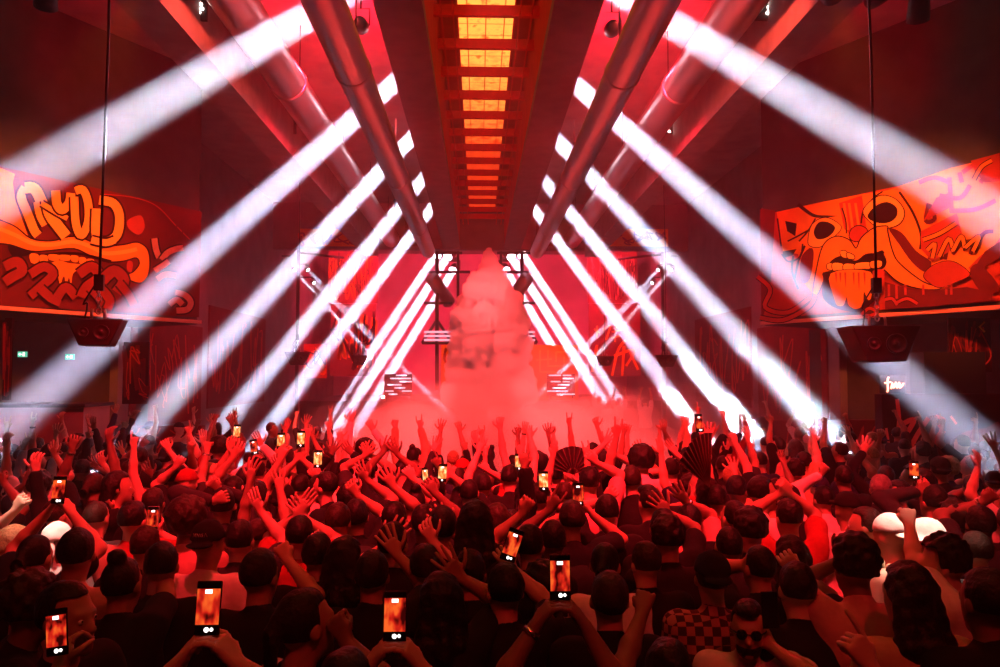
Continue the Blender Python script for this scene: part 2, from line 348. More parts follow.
        pa.fill(RED, c4((190, 320), (330, 250), (350, 330), (300, 400), (235, 440), (190, 390)), False); pa.fill(RED, c4((385, 45), (500, 15), (500, 125), (440, 130), (405, 95)), False)
        pa.fill(RED, c4((250, 190), (300, 170), (300, 230), (200, 280)), False); pa.fill(DRED, c4((395, 470), (440, 400), (500, 360), (500, 420), (430, 470)), False)
        for st in (c4((215, 395), (245, 370), (235, 425)), c4((262, 420), (300, 350), (318, 400)), c4((318, 395), (350, 340), (362, 385)), c4((365, 385), (420, 340), (395, 400)), c4((200, 355), (265, 330), (330, 290)), c4((400, 120), (430, 70), (470, 45))): pa.outlined(ORG, LINE, st, 3.5, 2)
        # lips, mouth, teeth, drips
        lips = c3((240, 500), (255, 400), (282, 300), (330, 265), (382, 278), (410, 312), (432, 270), (480, 232), (530, 225)) + c4((60, 320), (80, 400), (110, 450), (200, 520), (270, 543), (200, 545), (110, 520), (50, 470)) + c3((515, 410), (430, 400), (330, 400), (290, 420), (262, 480))
        pa.stroke(LINE, lips, 2.6, closed=True); pa.fill(ORG, lips)
        leaf = c4((205, 490), (250, 450), (320, 440), (385, 488), (340, 515), (270, 540), (225, 520)); pa.stroke(LINE, leaf, 1.5, closed=True); pa.fill(RED, leaf)
        pa.fill(LINE, c3((298, 385), (320, 352), (362, 338), (408, 358), (452, 330), (520, 330)) + c4((40, 395), (60, 440)) + c3((505, 395), (420, 405), (340, 405)))
        for q in (c3((350, 322), (372, 322), (378, 345), (356, 342)), c3((376, 328), (400, 336), (404, 350), (380, 348)), c3((300, 372), (320, 370), (320, 392), (300, 390)), c3((322, 368), (362, 372), (362, 398), (324, 396)), c3((366, 372), (408, 374), (410, 398), (368, 398)), c3((412, 370), (468, 366), (468, 388), (414, 396)), c3((472, 362), (512, 360), (510, 382), (474, 386))): pa.stroke(LINE, q, 1.8, closed=True); pa.fill(AMB, q)
        pa.fill(LINE, c3((300, 400), (490, 395), (510, 480), (470, 530), (430, 560), (340, 545), (285, 505), (285, 430)))
        pa.fill(ORG, c3((315, 408), (470, 402), (475, 490), (462, 512), (445, 480), (440, 530), (412, 548), (384, 530), (378, 500), (366, 530), (348, 535), (332, 515)))
        for x_ in (335, 352, 372, 405, 425, 448): pa.stroke(RED, c3((x_, 404), (x_ + 2, 440 + (x_ * 7) % 60)), 2, True)
        pa.fill(RED, c3((480, 400), (530, 400), (520, 470), (498, 470)))
        # left cheek and flames
        for st in (c3((215, 300), (190, 360), (175, 430)), c3((235, 310), (215, 380), (225, 440)), c3((170, 340), (165, 400), (190, 470))): pa.stroke(LINE, st, 2.2)
        pa.fill(DRED, c3((200, 350), (235, 310), (250, 330), (235, 430), (200, 440)))
        for st in (c3((30, 420), (80, 470), (60, 540), (150, 560), (240, 500)), c3((40, 580), (130, 590), (230, 540), (260, 490))): pa.outlined(RED, LINE, st, 4, 2)
        pa.fill(DRED, c4((60, 520), (150, 545), (270, 550), (380, 540), (480, 560), (480, 590), (250, 615), (60, 625)), False)
        for x_ in (75, 105, 140, 210, 300, 320): pa.stroke(RED, c4((x_, 530), (x_ + 1, 570 + (x_ * 3) % 30)), 2.4)
        for st in (c3((440, 570), (470, 545), (500, 560), (470, 575)), c4((60, 590), (90, 585), (110, 610)), c4((110, 600), (150, 585), (190, 605))): pa.outlined(RED, LINE, st, 3, 1.5)
        lab = 'long orange graffiti mural of a face with huge dripping lips, on the right gallery wall'
    o = pm.build('mural', PAL); tag(o, lab, 'mural', 'gallery murals')
    # ledge that ends in a bare bar beyond the mural
    lg = MB(); q0 = a + n * .12 - d * .05; lg.prism([q0 + Vector((0, 0, 3.92)), q0 + d * 12.3 + Vector((0, 0, 3.92)), q0 + d * 12.3 + Vector((0, 0, 4.0)), q0 + Vector((0, 0, 4.0))], -n * .12)
    struct(lg.build('trim_1' if sd < 0 else 'trim_2', mat('ledge_paint', (.75, .32, .25), .5)))

# ------------------------------------------------------------------ graffiti on the other walls
def scribble(pa, rng, u0, v0, u1, v1, m, n=5, wd=2.0, loops=3):
    for i in range(n):
        cu = u0 + (u1 - u0) * (i + .5) / n; w_ = (u1 - u0) / n
        pts = [(cu + (rng.random() - .5) * w_ * 1.3, v0 + (v1 - v0) * rng.random()) for _ in range(loops + 3)]
        pa.stroke(m, pts, wd * (.7 + .6 * rng.random()))
def flat_panel(name, u0, v0, u1, v1, Y, base, thick=.06, bottom=None):
    A = at(u0, v1, Y); B_ = at(u1, v0, Y); b = MB(); b.cur = base
    b.box((A.x, Y, A.z if bottom is None else bottom), (B_.x, Y + thick, B_.z)); return b, Paint(b, (0, Y, 0), (0, -1, 0))
gr = random.Random(7)
PAL2 = [P_RED, P_OR, P_LO, P_DR, P_LINE, P_PINK, mat('panel_crimson', (.20, .03, .035), .7, noise=.2)]
for (u0, v0, u1, v1, lab, c, ln, wd, k) in (
        (328, 251, 378, 303, 'tall crimson panel of fine line graffiti left of the smoke plume, upper half', 6, ORG, .9, 9),
        (330, 304, 376, 376, 'crimson and orange graffiti panel left of the smoke plume, lower half', 6, ORG, 4, 5),
        (588, 251, 637, 303, 'tall crimson panel of fine line graffiti right of the smoke plume, upper half', 6, PNK, .8, 9),
        (589, 304, 640, 376, 'crimson panel with bold orange tags right of the smoke plume, lower half', 6, ORG, 3, 3),
        (299, 344, 327, 378, 'small orange graffiti panel beyond the left hanging monitors', 0, ORG, 2, 3)):
    b, pa = flat_panel('p', u0, v0, u1, v1, 38.0, c)
    if 'bold' in lab:
        for st in ([(594, 329), (600, 333)], [(597, 326), (597, 338)], [(603, 330), (610, 326), (606, 340)], [(612, 332), (622, 330)], [(611, 338), (620, 336)], [(616, 326), (615, 342)], [(622, 328), (630, 334)]): pa.stroke(AMB, st, 1.6)
        for st in ([(612, 376), (618, 350), (626, 340)], [(614, 356), (634, 350), (626, 366)], [(624, 346), (622, 376)], [(590, 350), (598, 366)], [(597, 345), (592, 372)], [(630, 352), (638, 370)]): pa.stroke(ORG, st, 2.6)
    else: scribble(pa, gr, u0 + 2, v0 + 3, u1 - 2, v1 - 3, ln, k, wd, 4); scribble(pa, gr, u0 + 2, v0 + 3, u1 - 2, v1 - 3, LINE, k - 1, wd * .7, 3)
    tag(b.build('graffiti_panel', PAL2), lab, 'panel', 'graffiti panels behind the stage')
for (u0, u1, lab) in ((441, 482, 'orange booth front with a pale flower, left of the smoke plume'), (530, 578, 'orange booth front with geometric tags, right of the smoke plume')):
    b, pa = flat_panel('p', u0, 345, u1, 374, 34.0, ORG, .3, 1.4)
    if u0 < 500:
        for a_ in range(6): pa.stroke(AMB, [(466, 360), (466 + 7 * math.cos(a_ * 1.047), 360 + 7 * math.sin(a_ * 1.047))], 2.4, smooth=False)
        scribble(pa, gr, 443, 348, 458, 372, RED, 3, 1.6); scribble(pa, gr, 474, 348, 481, 366, RED, 2, 1.5)
    else:
        for st in ([(540, 350), (540, 372), (556, 372)], [(548, 350), (548, 366), (570, 366)], [(556, 352), (572, 352)], [(556, 352), (556, 362)], [(564, 356), (564, 374)], [(536, 360), (552, 359)]): pa.stroke(AMB, st, 1.8, smooth=False)
    tag(b.build('booth_front', PAL), lab, 'booth', 'booth fronts beside the stage')
b = MB(); b.box((-8.4, 33.6, 0), (8.4, 44, 1.4)); tag(b.build('stage', M_BLACKP), 'low black stage across the far end of the room behind the smoke', 'stage')
# painted parts of the lintel
for u0, u1, lab in ((300, 372, 'amber graffiti panel high on the lintel beside the left concrete beam'), (600, 668, 'amber graffiti panel high on the lintel beside the right concrete beam')):
    b, pa = flat_panel('p', u0, 229, u1, 246, 31.95, ORG, .05); scribble(pa, gr, u0, 231, u1, 245, RED, 6, 1.6); tag(b.build('graffiti_panel', PAL), lab, 'panel', 'lintel panels')
for u0, u1, lab in ((405, 428, 'dim purple graffiti panel on the lintel between left duct and skylight recess'), (536, 553, 'dim purple graffiti panel on the lintel between right duct and skylight recess')):
    b, pa = flat_panel('p', u0, 216, u1, 246, 31.95, DRED, .05); scribble(pa, gr, u0 + 2, 220, u1 - 2, 243, PNK, 3, 1.6); tag(b.build('graffiti_panel', PAL), lab, 'panel', 'lintel panels')
# side wall graffiti (long panels on the wall that faces the room)
for sd in (-1, 1):
    for (y0, y1, z0, z1, c, ln, lab) in ((19.2, 24.0, 1.2, 4.2, DRED, RED, 'dark panel of red tags low on the %s wall just past the gallery'), (24.6, 31.0, 1.5, 5.0, DRED, RED, 'large dark panel of curly red line graffiti on the %s wall near the stage')):
        b = MB(); b.cur = c; x = sd * 9.3
        b.box((min(x, x - sd * .05), y0, z0), (max(x, x - sd * .05), y1, z1)); pa = Paint(b, (x - sd * .05, 0, 0), (-sd, 0, 0))
        rr = random.Random(int(y0) + sd)
        for i in range(9):
            yc = y0 + .3 + (y1 - y0 - .6) * (i + .5) / 9
            pts = []
            for _ in range(6):
                w = Vector((x, yc + (rr.random() - .5) * .8, z0 + .3 + (z1 - z0 - .6) * rr.random()))
                r_ = CM.transposed() @ (w - CAM); pts.append((500 + F * r_.x / -r_.z, 333.5 - F * r_.y / -r_.z))
            pa.stroke(ln, pts, 1.0)
        tag(b.build('graffiti_panel', PAL), lab % ('left' if sd < 0 else 'right'), 'panel', 'side wall graffiti panels')

# ------------------------------------------------------------------ low side structures
def boxthing(name, u0, v0, u1, v1, Y, depth, m, label, cat, paint=None):
    A = at(u0, v1, Y); B_ = at(u1, v0, Y); b = MB()
    if paint is None: b.box((A.x, Y, 0), (B_.x, Y + depth, B_.z)); o = b.build(name, m)
    else:
        b.cur = paint[0]; b.box((A.x, Y, 0), (B_.x, Y + depth, B_.z)); paint[1](Paint(b, (0, Y, 0), (0, -1, 0))); o = b.build(name, PAL)
    return tag(o, label, cat)
M_BAR = mat('bar_front', (.55, .30, .30), .45, noise=.35, scale=1.5)
e = empty('bar_counter', (-9.6, 13, 0)); A = at(-60, 470, 13); B_ = at(84, 404, 13)
b = MB(); b.box((A.x + 9.6, 0, 0), (B_.x + 9.6, .9, B_.z - .06)); b.build('front_panel', M_BAR, e)
b = MB(); b.box((A.x + 9.6, -.06, B_.z - .06), (B_.x + 9.65, .95, B_.z)); b.build('counter_top', M_BLACKP, e)
tag(e, 'tall glossy red-lit bar counter below the mural on the left', 'bar')
def deco(pa):
    for i in range(11):
        cu, cv = 92 + i * 10.5, 442 + (i % 2) * 10
        pa.stroke(RED, [(cu + 6 * math.cos(t), cv + 6 * math.sin(t)) for t in np.linspace(0, 5.4, 6)], 1.5)
        pa.stroke(RED, [(cu - 5, cv - 12), (cu + 2, cv - 8), (cu + 6, cv - 14)], 1.3)
boxthing('parapet', 86, 426, 202, 480, 16.2, .2, M_DARK, 'low dark parapet covered in curly red ornament, right of the bar counter', 'parapet', (DRED, deco))
def tagr(pa):
    for st, w_ in (([(897, 399), (899, 420), (896, 440)], 4), ([(893, 436), (903, 424), (914, 420), (905, 436), (898, 446)], 5), ([(886, 428), (889, 446)], 2.5), ([(899, 440), (893, 462), (906, 474)], 5), ([(928, 418), (914, 440), (905, 464)], 5), ([(935, 416), (944, 420), (938, 427)], 3.5), ([(943, 430), (930, 448), (918, 470)], 6), ([(950, 416), (956, 424)], 2.5)):
        pa.stroke(PNK, st, w_)
    pa.fill(DRED, [(955, 440), (970, 430), (985, 428), (1000, 424), (1000, 470), (955, 470)])
boxthing('parapet', 884, 394, 1040, 480, 13.6, .25, M_DARK, 'dark wall panel with bold pink brush tags below the right mural', 'parapet', (LINE, tagr))
boxthing('bar_shelf', 925, 352, 985, 393, 14.4, .5, M_BLACKP, 'black back-bar cabinet in the recess under the right mural', 'cabinet')
boxthing('parapet', 752, 420, 880, 480, 16.2, .2, M_DARK, 'low dark parapet with red ornament beneath the far end of the right mural', 'parapet', (DRED, lambda pa: scribble(pa, random.Random(3), 756, 425, 876, 470, RED, 11, 1.4)))
# graffiti inside the recesses
for sd, (u0, v0, u1, v1, Y), lab in ((-1, (2, 318, 12, 400, 13.2), 'narrow dark panel of red flame graffiti under the left mural'), (-1, (122, 342, 149, 404, 17.5), 'dim red graffiti panel behind the left hanging monitors'), (1, (950, 318, 990, 372, 14.9), 'dim red and amber graffiti panel under the right mural')):
    b, pa = flat_panel('p', u0, v0, u1, v1, Y, LINE); scribble(pa, gr, u0 + 1, v0 + 3, u1 - 1, v1 - 3, DRED, 5, 2.4, 4); scribble(pa, gr, u0 + 1, v0 + 3, u1 - 1, v1 - 3, RED, 3, 1.2)
    if sd > 0: pa.stroke(AMB, [(984, 322), (979, 327), (984, 332)], 2, smooth=False)
    tag(b.build('graffiti_panel', PAL), lab, 'panel', 'recess graffiti panels')
# exit signs
for (u0, v0, u1, v1, Y, lab) in ((17.5, 351.5, 26, 357, 14.2, 'small green lit exit sign under the left mural, left of two'), (65, 354, 73.5, 359.5, 14.6, 'small green lit exit sign beside the left hanging monitor')):
    A = at(u0, v1, Y); B_ = at(u1, v0, Y); c = (A + B_) / 2; e = empty('exit_sign', (c.x, Y, A.z)); w = (B_.x - A.x) / 2; hh = B_.z - A.z
    b = MB(); b.box((-w, 0, 0), (w, .05, hh)); b.build('housing', mat('sign_green', (.02, .25, .15), .5, emit=(.10, .75, .50), estr=.8), e)
    b = MB(); b.box((-w * .75, -.006, hh * .42), (w * .1, 0, hh * .58)); b.prism([Vector((-w * .75, -.006, hh * .5)), Vector((-w * .35, -.006, hh * .2)), Vector((-w * .35, -.006, hh * .8))], (0, .006, 0)); b.box((w * .25, -.006, hh * .15), (w * .75, 0, hh * .85)); b.build('pictogram', mat('sign_white', (.8, .9, .85), .5, emit=(.75, 1, .9), estr=1.2), e)
    tag(e, lab, 'exit sign', 'exit signs')
# neon lettering
c = at(893, 384, 13.5); e = empty('neon_sign', (c.x, 13.5, c.z)); nb = MB(); k = 13.5 / F
def nz(p): return [((u - 893) * k, 0, -(v - 384) * k) for u, v in p]
for st in ([(889, 377), (887.5, 380), (887.5, 390), (886.5, 392)], [(884.5, 383), (888, 382.5), (891, 382)], [(891, 389), (892.5, 383), (893.5, 388), (896, 382.5), (897, 388), (899.5, 382.5), (900, 388), (904, 383)]):
    q = catmull(nz(st), False, 4); nb.tube(q, .017, 6)
nb.build('glass_tube', mat('neon_pink', (1, .4, .3), .3, emit=(1, .30, .20), estr=4), e)
b = MB(); b.box((-.24, .03, -.18), (.26, .05, .18)); b.build('backing', M_BLACKP, e)
tag(e, 'small pink neon lettering glowing below the right hanging monitor', 'neon sign')

# ------------------------------------------------------------------ hanging monitors (trapezoid cabinets on chains)
def monitor(u, v, Y, yaw, w, label):
    c = at(u, v, Y); e = empty('hanging_speaker', (c.x, Y, c.z), R(yaw)); hw, hb, hh, dp = w / 2, w * .27, w * .53 / 2, w * .55
    b = MB(); b.prism([Vector((-hw, 0, hh)), Vector((-hb, 0, -hh)), Vector((hb, 0, -hh)), Vector((hw, 0, hh))], (0, dp, 0))
    o = b.build('cabinet', M_BLACKP, e); bv = o.modifiers.new('bevel', 'BEVEL'); bv.width = .012; bv.segments = 2
    fb = mat('speaker_cone', (.035, .03, .03), .35)
    for nm, x, r in (('woofer', .13 * w, .13 * w), ('horn', -.19 * w, .085 * w)):
        d_ = MB(); M = Matrix.Translation((x, -.004, .0)) @ Matrix.Rotation(R(90), 4, 'X')
        d_.lathe([(r * 1.12, -.002), (r * 1.12, .014), (r, .016), (r * .93, .004), (r * .3, -.0), (r * .28, .008), (r * .1, .012)], 24, M); d_.build(nm, fb, e)
    for q in (-.12 * w, .12 * w):
        ey = MB(); ey.tube([(q, dp * .5, hh - .01), (q, dp * .5, hh + .06), (q * .9, dp * .5, hh + .1)], .014, 8); ey.build('eye_bolt', M_STEEL, e)
    ch = MB(); z = hh + .05; k = 0
    while z < .75 * w:                                  # chain of links up to the hook
        ring = [(.022 * math.cos(t) * (k % 2 == 0), dp * .5 + .022 * math.cos(t) * (k % 2), z + .035 + .035 * math.sin(t)) for t in np.linspace(0, 2 * math.pi, 11)]
        ch.tube(ring, .0065, 5); z += .055; k += 1
    ch.build('chain', M_STEEL, e)
    hk = MB(); hk.box((-.04, dp * .5 - .03, z), (.04, dp * .5 + .03, z + .15)); hk.build('hook', M_BLACK, e)
    cb = MB(); cb.tube([(.0, dp * .5, z + .1), (.015, dp * .5, z + 2.4), (-.01, dp * .5, z + 4.2), (.0, dp * .5, 10.3 - c.z)], .013, 6); cb.build('cable', M_BLACK, e)
    sc = MB(); sc.tube(catmull([Vector((-.02, dp * .5, z + .08)), Vector((-.13, dp * .55, z - .12)), Vector((-.1, dp * .6, hh + .15)), Vector((-.12, dp * .6, hh))], False, 5), .008, 6); sc.build('safety_cable', M_BLACK, e)
    tag(e, label, 'speaker', 'speakers hanging on chains')
monitor(887, 343.5, 6.7, -4, .65, 'black trapezoid speaker hanging on a chain before the right mural')
monitor(94, 332, 6.7, 14, .47, 'black trapezoid speaker hanging on a chain before the left mural')
monitor(297, 358.5, 19.4, 10, .66, 'black trapezoid speaker hanging second from the camera on the left side')
monitor(359, 360, 29, 6, .74, 'black trapezoid speaker hanging farthest from the camera on the left side')
monitor(667, 361, 19.4, -8, .62, 'black trapezoid speaker hanging second from the camera on the right side')
monitor(605, 361, 29, -6, .76, 'black trapezoid speaker hanging farthest from the camera on the right side')
# ------------------------------------------------------------------ haze, lamps and the fixtures they sit in, the par cans being added
w = bpy.data.worlds.new('hall_air'); scene.world = w; w.use_nodes = True
nt = w.node_tree; nt.nodes['Background'].inputs[0].default_value = (0, 0, 0, 1)
vs = nt.nodes.new('ShaderNodeVolumeScatter'); vs.inputs['Density'].default_value = HAZE; vs.inputs['Anisotropy'].default_value = .42
nt.links.new(vs.outputs[0], nt.nodes['World Output'].inputs['Volume'])
WHITE = (.79, .71, 1.0)
def dirm(d): return Vector(d).to_track_quat('-Z', 'Y').to_matrix().to_4x4()
def moving_head(loc, d, label, group, r=.17, power=100, spread=1.6, col=WHITE, hang=.34, side=0, spill=0):
    e = empty('moving_head_light', loc); M = dirm(d); k = r / .17
    b = MB(); b.box((-.17 * k, -.14 * k, hang * k - .02), (.17 * k, .14 * k, hang * k + .12 * k)); o = b.build('base', M_BLACK, e)
    bv = o.modifiers.new('bevel', 'BEVEL'); bv.width = .02; bv.segments = 2
    b = MB()
    for q in (-1, 1): b.prism([Vector((q * .22 * k, -.05 * k, -.08 * k)), Vector((q * .22 * k, .05 * k, -.08 * k)), Vector((q * .22 * k, .07 * k, hang * k)), Vector((q * .22 * k, -.07 * k, hang * k))], (q * .035 * k, 0, 0))
    b.box((-.25 * k, -.07 * k, hang * k - .06 * k), (.25 * k, .07 * k, hang * k)); b.build('yoke', M_BLACK, e)
    b = MB(); b.lathe([(.10 * k, .20 * k), (.17 * k, .15 * k), (.20 * k, .0), (.215 * k, -.14 * k), (.215 * k, -.2 * k), (.18 * k, -.2 * k)], 20, M); b.build('head', M_BLACK, e)
    b = MB(); b.lathe([(.178 * k, -.196 * k), (.178 * k, -.206 * k)], 20, M); b.build('lens', M_LENS, e)
    b = MB(); z0 = hang * k + .12 * k
    if side: b.box((min(0, side), -.03, z0), (max(0, side), .03, z0 + .06)); b.build('bracket', M_BLACK, e)
    else: b.tube([(0, 0, z0 - .01), (0, 0, 10.3 - loc[2])], .025, 6); b.build('hanging_rod', M_BLACK, e)
    tag(e, label, 'stage light', group)
    dd = Vector(d).normalized()
    area('lamp', Vector(loc) + dd * (.23 * k), dd, 2 * r, 2 * r, power, col, spread, 'DISK')
    if spill: spot('lamp_spill', Vector(loc) + dd * (.24 * k), dd, 75, spill, (1, .62, .72), 1.0, .05)
ORDN = ['nearest', 'second', 'third', 'fourth', 'fifth']
for sd, nm in ((-1, 'left'), (1, 'right')):
    for k in range(5):
        moving_head((sd * 1.53, (11.75, 15.6, 19.2, 23.1, 27.1)[k], 9.52), (sd * .311, -.72, -.663), '%s white beam moving head on the %s flank of the skylight trough' % (ORDN[k], nm), 'moving heads along the skylight trough', .19, BEAM * (.95, 1.1, 1.25, 1.45, 1.6)[k], 1.0, spill=SPILL)
    for k, (u, v, Y) in enumerate(((438.5, 252, 35), (449.5, 254, 37.5), (454.5, 268, 40.5))):
        c = at(u, v, Y) if sd < 0 else at(959 - u, v, Y)
        moving_head(c, (sd * .311, -.72, -.663), '%s white beam moving head beyond the lintel on the %s side' % (ORDN[k], nm), 'moving heads beyond the lintel', .22, BEAM * 2.6, 1.0)
    for k, (u, v, Y, dx) in enumerate(((276, 261, 33.5, .62), (294, 269, 34.2, .66), (307, 269, 34.6, .70), (313, 282, 35.5, .74))):
        c = at(u, v, Y) if sd < 0 else at(966 - u, v, Y)
        moving_head(c, (-sd * dx, -.55, -.66), '%s small moving head on the %s stage pole throwing a thin beam inwards' % (ORDN[k], nm), 'small moving heads on the stage poles', .075, BEAM * .34, 1.0, side=sd * (8.9 - abs(c.x)))
# the poles and frames that carry the small heads and the stage rig
for sd, nm in ((-1, 'left'), (1, 'right')):
    e = empty('lighting_pole', (sd * 8.9, 35, 0)); b = MB(); b.tube([(0, 0, 0), (0, 0, 10.3)], .09, 10); b.build('pole', M_BLACK, e)
    b = MB(); b.tube([(0, 0, 8.55), (-sd * 2.2, 0, 8.3)], .06, 8); b.build('arm', M_BLACK, e)
    tag(e, 'black lighting pole with an upper arm at the %s edge of the stage opening' % nm, 'pole')
    f = lambda u, v, Y=34.5: at(u if sd < 0 else 959 - u, v, Y)
    e = empty('lighting_rig', f(437, 340)); o0 = e.location.copy()
    g = lambda u, v, Y=34.5: f(u, v, Y) - o0
    for nm_, A, B_, r_ in (('rig_crossbar', (424, 253), (462, 253), .07), ('rig_crossbar', (420, 272), (470, 272), .07), ('rig_crossbar', (424, 303), (452, 303), .07), ('rig_crossbar', (422, 343), (462, 343), .07), ('upright', (437, 232), (437, 390), .09), ('upright', (458, 250), (458, 343), .07), ('brace', (437, 320), (422, 343), .07), ('brace', (437, 320), (452, 343), .07)):
        b = MB(); b.tube([g(*A), g(*B_)], r_, 8); b.build(nm_, M_BLACK, e)
    b = MB(); b.tube([g(432, 278, 34), g(449, 302, 35.5)], .33, 14); b.build('tube_lamp', mat('smoke_pipe', (.35, .2, .2), .4, .6), e)
    b = MB()
    for q in range(3): b.box(g(424, 333 + 4 * q, 34.4), g(462, 331 + 4 * q, 34.45) + Vector((0, .02, 0)))
    b.build('light_strip', mat('strip_violet', (.8, .6, .8), .4, emit=(.85, .55, .8), estr=.8), e)
    tag(e, 'dark steel lighting rig with cross bars and a fat pipe, %s of the smoke plume' % nm, 'lighting rig')
    e = empty('led_screen', f(400, 394, 30)); o0 = e.location.copy(); b = MB()
    A, B_ = (f(384, 396, 30) - o0), (f(412, 374, 30) - o0)
    x0, x1 = sorted((A.x, B_.x)); b.box((x0, 0, A.z), (x1, .12, B_.z)); b.build('cabinet', M_BLACK, e)
    b = MB(); rr = random.Random(5 + sd)
    for q in range(7):
        z = A.z + (B_.z - A.z) * (q + .4) / 7
        for _ in range(2):
            a_ = x0 + (x1 - x0) * rr.random() * .7; b.box((a_, -.02, z), (min(x1, a_ + (x1 - x0) * (.15 + .35 * rr.random())), 0, z + .045))
    b.build('led_bars', mat('led_white', (.9, .85, .95), .4, emit=(.9, .7, .85), estr=1.5), e)
    b = MB()
    for q in (x0 + .1, x1 - .1): b = MB(); b.tube([(q, .06, A.z), (q, .06, -o0.z)], .03, 6); b.build('stand_post', M_BLACK, e)
    tag(e, 'black LED screen with broken white bars low at the %s of the smoke plume' % nm, 'screen')
    for k, (u, v, Y, lab) in enumerate(((193, 9, 11.4, 'near'), (287, 126, 17.2, 'far'))):
        c = at(u if sd < 0 else 962 - u, v, Y); e = empty('led_cluster', c); rr = random.Random(k)
        b = MB(); b.box((-.22, -.0, -.18), (.22, .05, .2)); b.box((-.02, .0, .2), (.02, .04, 10.3 - c.z)); b.build('plate', M_BLACK, e)
        for q in range(8):
            x, z = (rr.random() - .5) * .36, (rr.random() - .5) * .3
            b = MB(); b.lathe([(.004, -.012), (.026, -.004), (.03, .01)], 8, Matrix.Translation((x, -.02, z)) @ Matrix.Rotation(R(-90), 4, 'X')); b.build('bulb', M_BULB, e)
        tag(e, 'cluster of glittering white bulbs hung at the %s concrete beam, %s one of two' % (nm, lab), 'lamp cluster', 'glittering bulb clusters')
# pin lamp beside the left screen
e = empty('pin_lamp', at(383, 397, 27)); b = MB(); b.lathe([(.02, -.05), (.06, -.03), (.07, 0), (.06, .03), (.02, .05)], 12); b.build('bulb', M_BULB, e)
b = MB(); b.tube([(0, .05, .03), (0, .05, -e.location.z)], .02, 6); b.build('stand', M_BLACK, e); tag(e, 'small bright white lamp on a stand low left of the smoke plume', 'lamp')

def added_par(loc, target, power, col, ang, label, blend=.6, rad=.12):  # invented can body around a spot; most of these lamps are added washes
    d = (Vector(target) - Vector(loc)).normalized(); M = dirm(d); e = empty('added_par_light', loc)
    b = MB(); b.lathe([(.06, .26), (.11, .22), (.13, .05), (.14, -.1), (.125, -.1)], 16, M); b.build('can', M_BLACK, e)
    b = MB(); b.lathe([(.122, -.07), (.122, -.075)], 16, M); b.build('lens', mat('gel_%02d%02d' % (int(col[1] * 99), int(col[2] * 99)), col, .3, emit=col, estr=3), e)
    b = MB(); b.tube([(.15, 0, 0), (.15, 0, .3), (-.15, 0, .3), (-.15, 0, 0)], .012, 6, smooth=False); b.tube([(0, 0, .3), (0, 0, max(.32, (10.3 if abs(loc[0]) > 1.45 else 8.25 if loc[2] < 8.25 else 9.86) - loc[2]))], .02, 6); b.build('bracket', M_BLACK, e)
    tag(e, label, 'stage light')
    return spot('added_par_lamp', Vector(loc) + d * .12, d, ang, power, col, blend, rad)
RED_ = (1, .012, .022); ORA = (1, .16, .03); PINKR = (1, .060, .058)
for sd, nm in ((-1, 'left'), (1, 'right')):
    added_par((sd * 1.3, 3.2, 7.9), (sd * 1.7, 8.0, 1.5), 6800, RED_, 66, 'added red par can under the trough on the %s, washing the middle rows' % nm)
    added_par((sd * 3.2, 15.6, 9.7), (sd * 2.4, 8.2, 1.2), 2600, RED_, 62, 'added red par can hung between ducts on the %s, back lighting the crowd' % nm)  # added back light to rim hair and raised arms
    added_par((sd * 4.2, 8.5, 7.4), (sd * 9.1, 14.9, 5.3), 4600, ORA, 38, 'amber spot in an added can on the %s concrete beam aimed at the mural' % nm)
    added_par((sd * 2.2, 12.3, 8.75), (sd * 2.8, 18, 10.3), 6000, (1, .008, .03), 110, 'added red par can on the %s washing the ceiling between the ducts' % nm)
    added_par((sd * 2.7, 8.5, 8.3), (sd * 4.6, 12.5, 9.0), 2600, (1, .07, .04), 80, 'added red par can on the %s washing the concrete beam' % nm)
    added_par((sd * 5.9, 10.5, 8.4), (sd * 6.2, 16.5, 10.3), 1100, (1, .004, .015), 95, 'added red par can on the %s washing the outer ceiling' % nm)
    added_par((sd * 4.6, 33.2, 9.6), (sd * 5.0, 44, 4.0), 9000, (1, .035, .09), 120, 'added red par can behind the lintel on the %s aimed at the rear wall' % nm)
    added_par((sd * 6.0, 24.0, 9.3), (sd * 8.8, 20, 2.0), 1300, (1, .02, .07), 90, 'added red par can far along the %s side, washing the side wall' % nm)
    added_par((sd * 2.9, 15.0, 9.5), (.17, 19.5, 2.6), 11000, PINKR, 44, 'added pink par can beside the trough on the %s aimed at the smoke plume' % nm)
for sd, nm in ((-1, 'left'), (1, 'right')):
    added_par((sd * 3.0, 11.2, 9.8), (sd * .9, 14.6, 1.2), 15000, PINKR, 52, 'added pink par can on the %s above the low smoke bank' % nm)
added_par((0, 7.5, 7.9), (.17, 18, 2.4), 26000, PINKR, 36, 'added pink par can under the trough aimed along the room at the smoke plume')
for sd, nm in ((-1, 'left'), (1, 'right')):
    added_par((sd * 1.4, -1.2, 7.8), (sd * 1.8, 4.6, 1.5), (160 if sd < 0 else 380), RED_, 70, 'added red par can on the %s above the nearest rows' % nm)  # added low red fill for the nearest rows
    added_par((sd * 3.4, 28.5, 9.4), (sd * 2.2, 34, 3.6), 2600, ORA, 50, 'added amber par can before the lintel on the %s aimed at the booth front' % nm)
    hx = at(56, 541, 4.9) if sd < 0 else at(915, 536, 4.35)
    added_par((sd * 3.05, 3.4, 9.0), hx, 5500, (1, .80, .62), 6, 'warm white narrow spot in added can on the %s aimed at a white head cover' % nm)
    added_par((sd * 5.6, 9.0, 7.4), (sd * 8.6, 14.5, 1.2), 900, (1, .02, .03), 50, 'added red par can on the %s washing the low bar and parapet' % nm)
added_par((0, 1.0, 8.95), (0, 13, 9.45), 3000, (1, .006, .008), 44, 'added red par can inside the trough washing the recess crossbars')

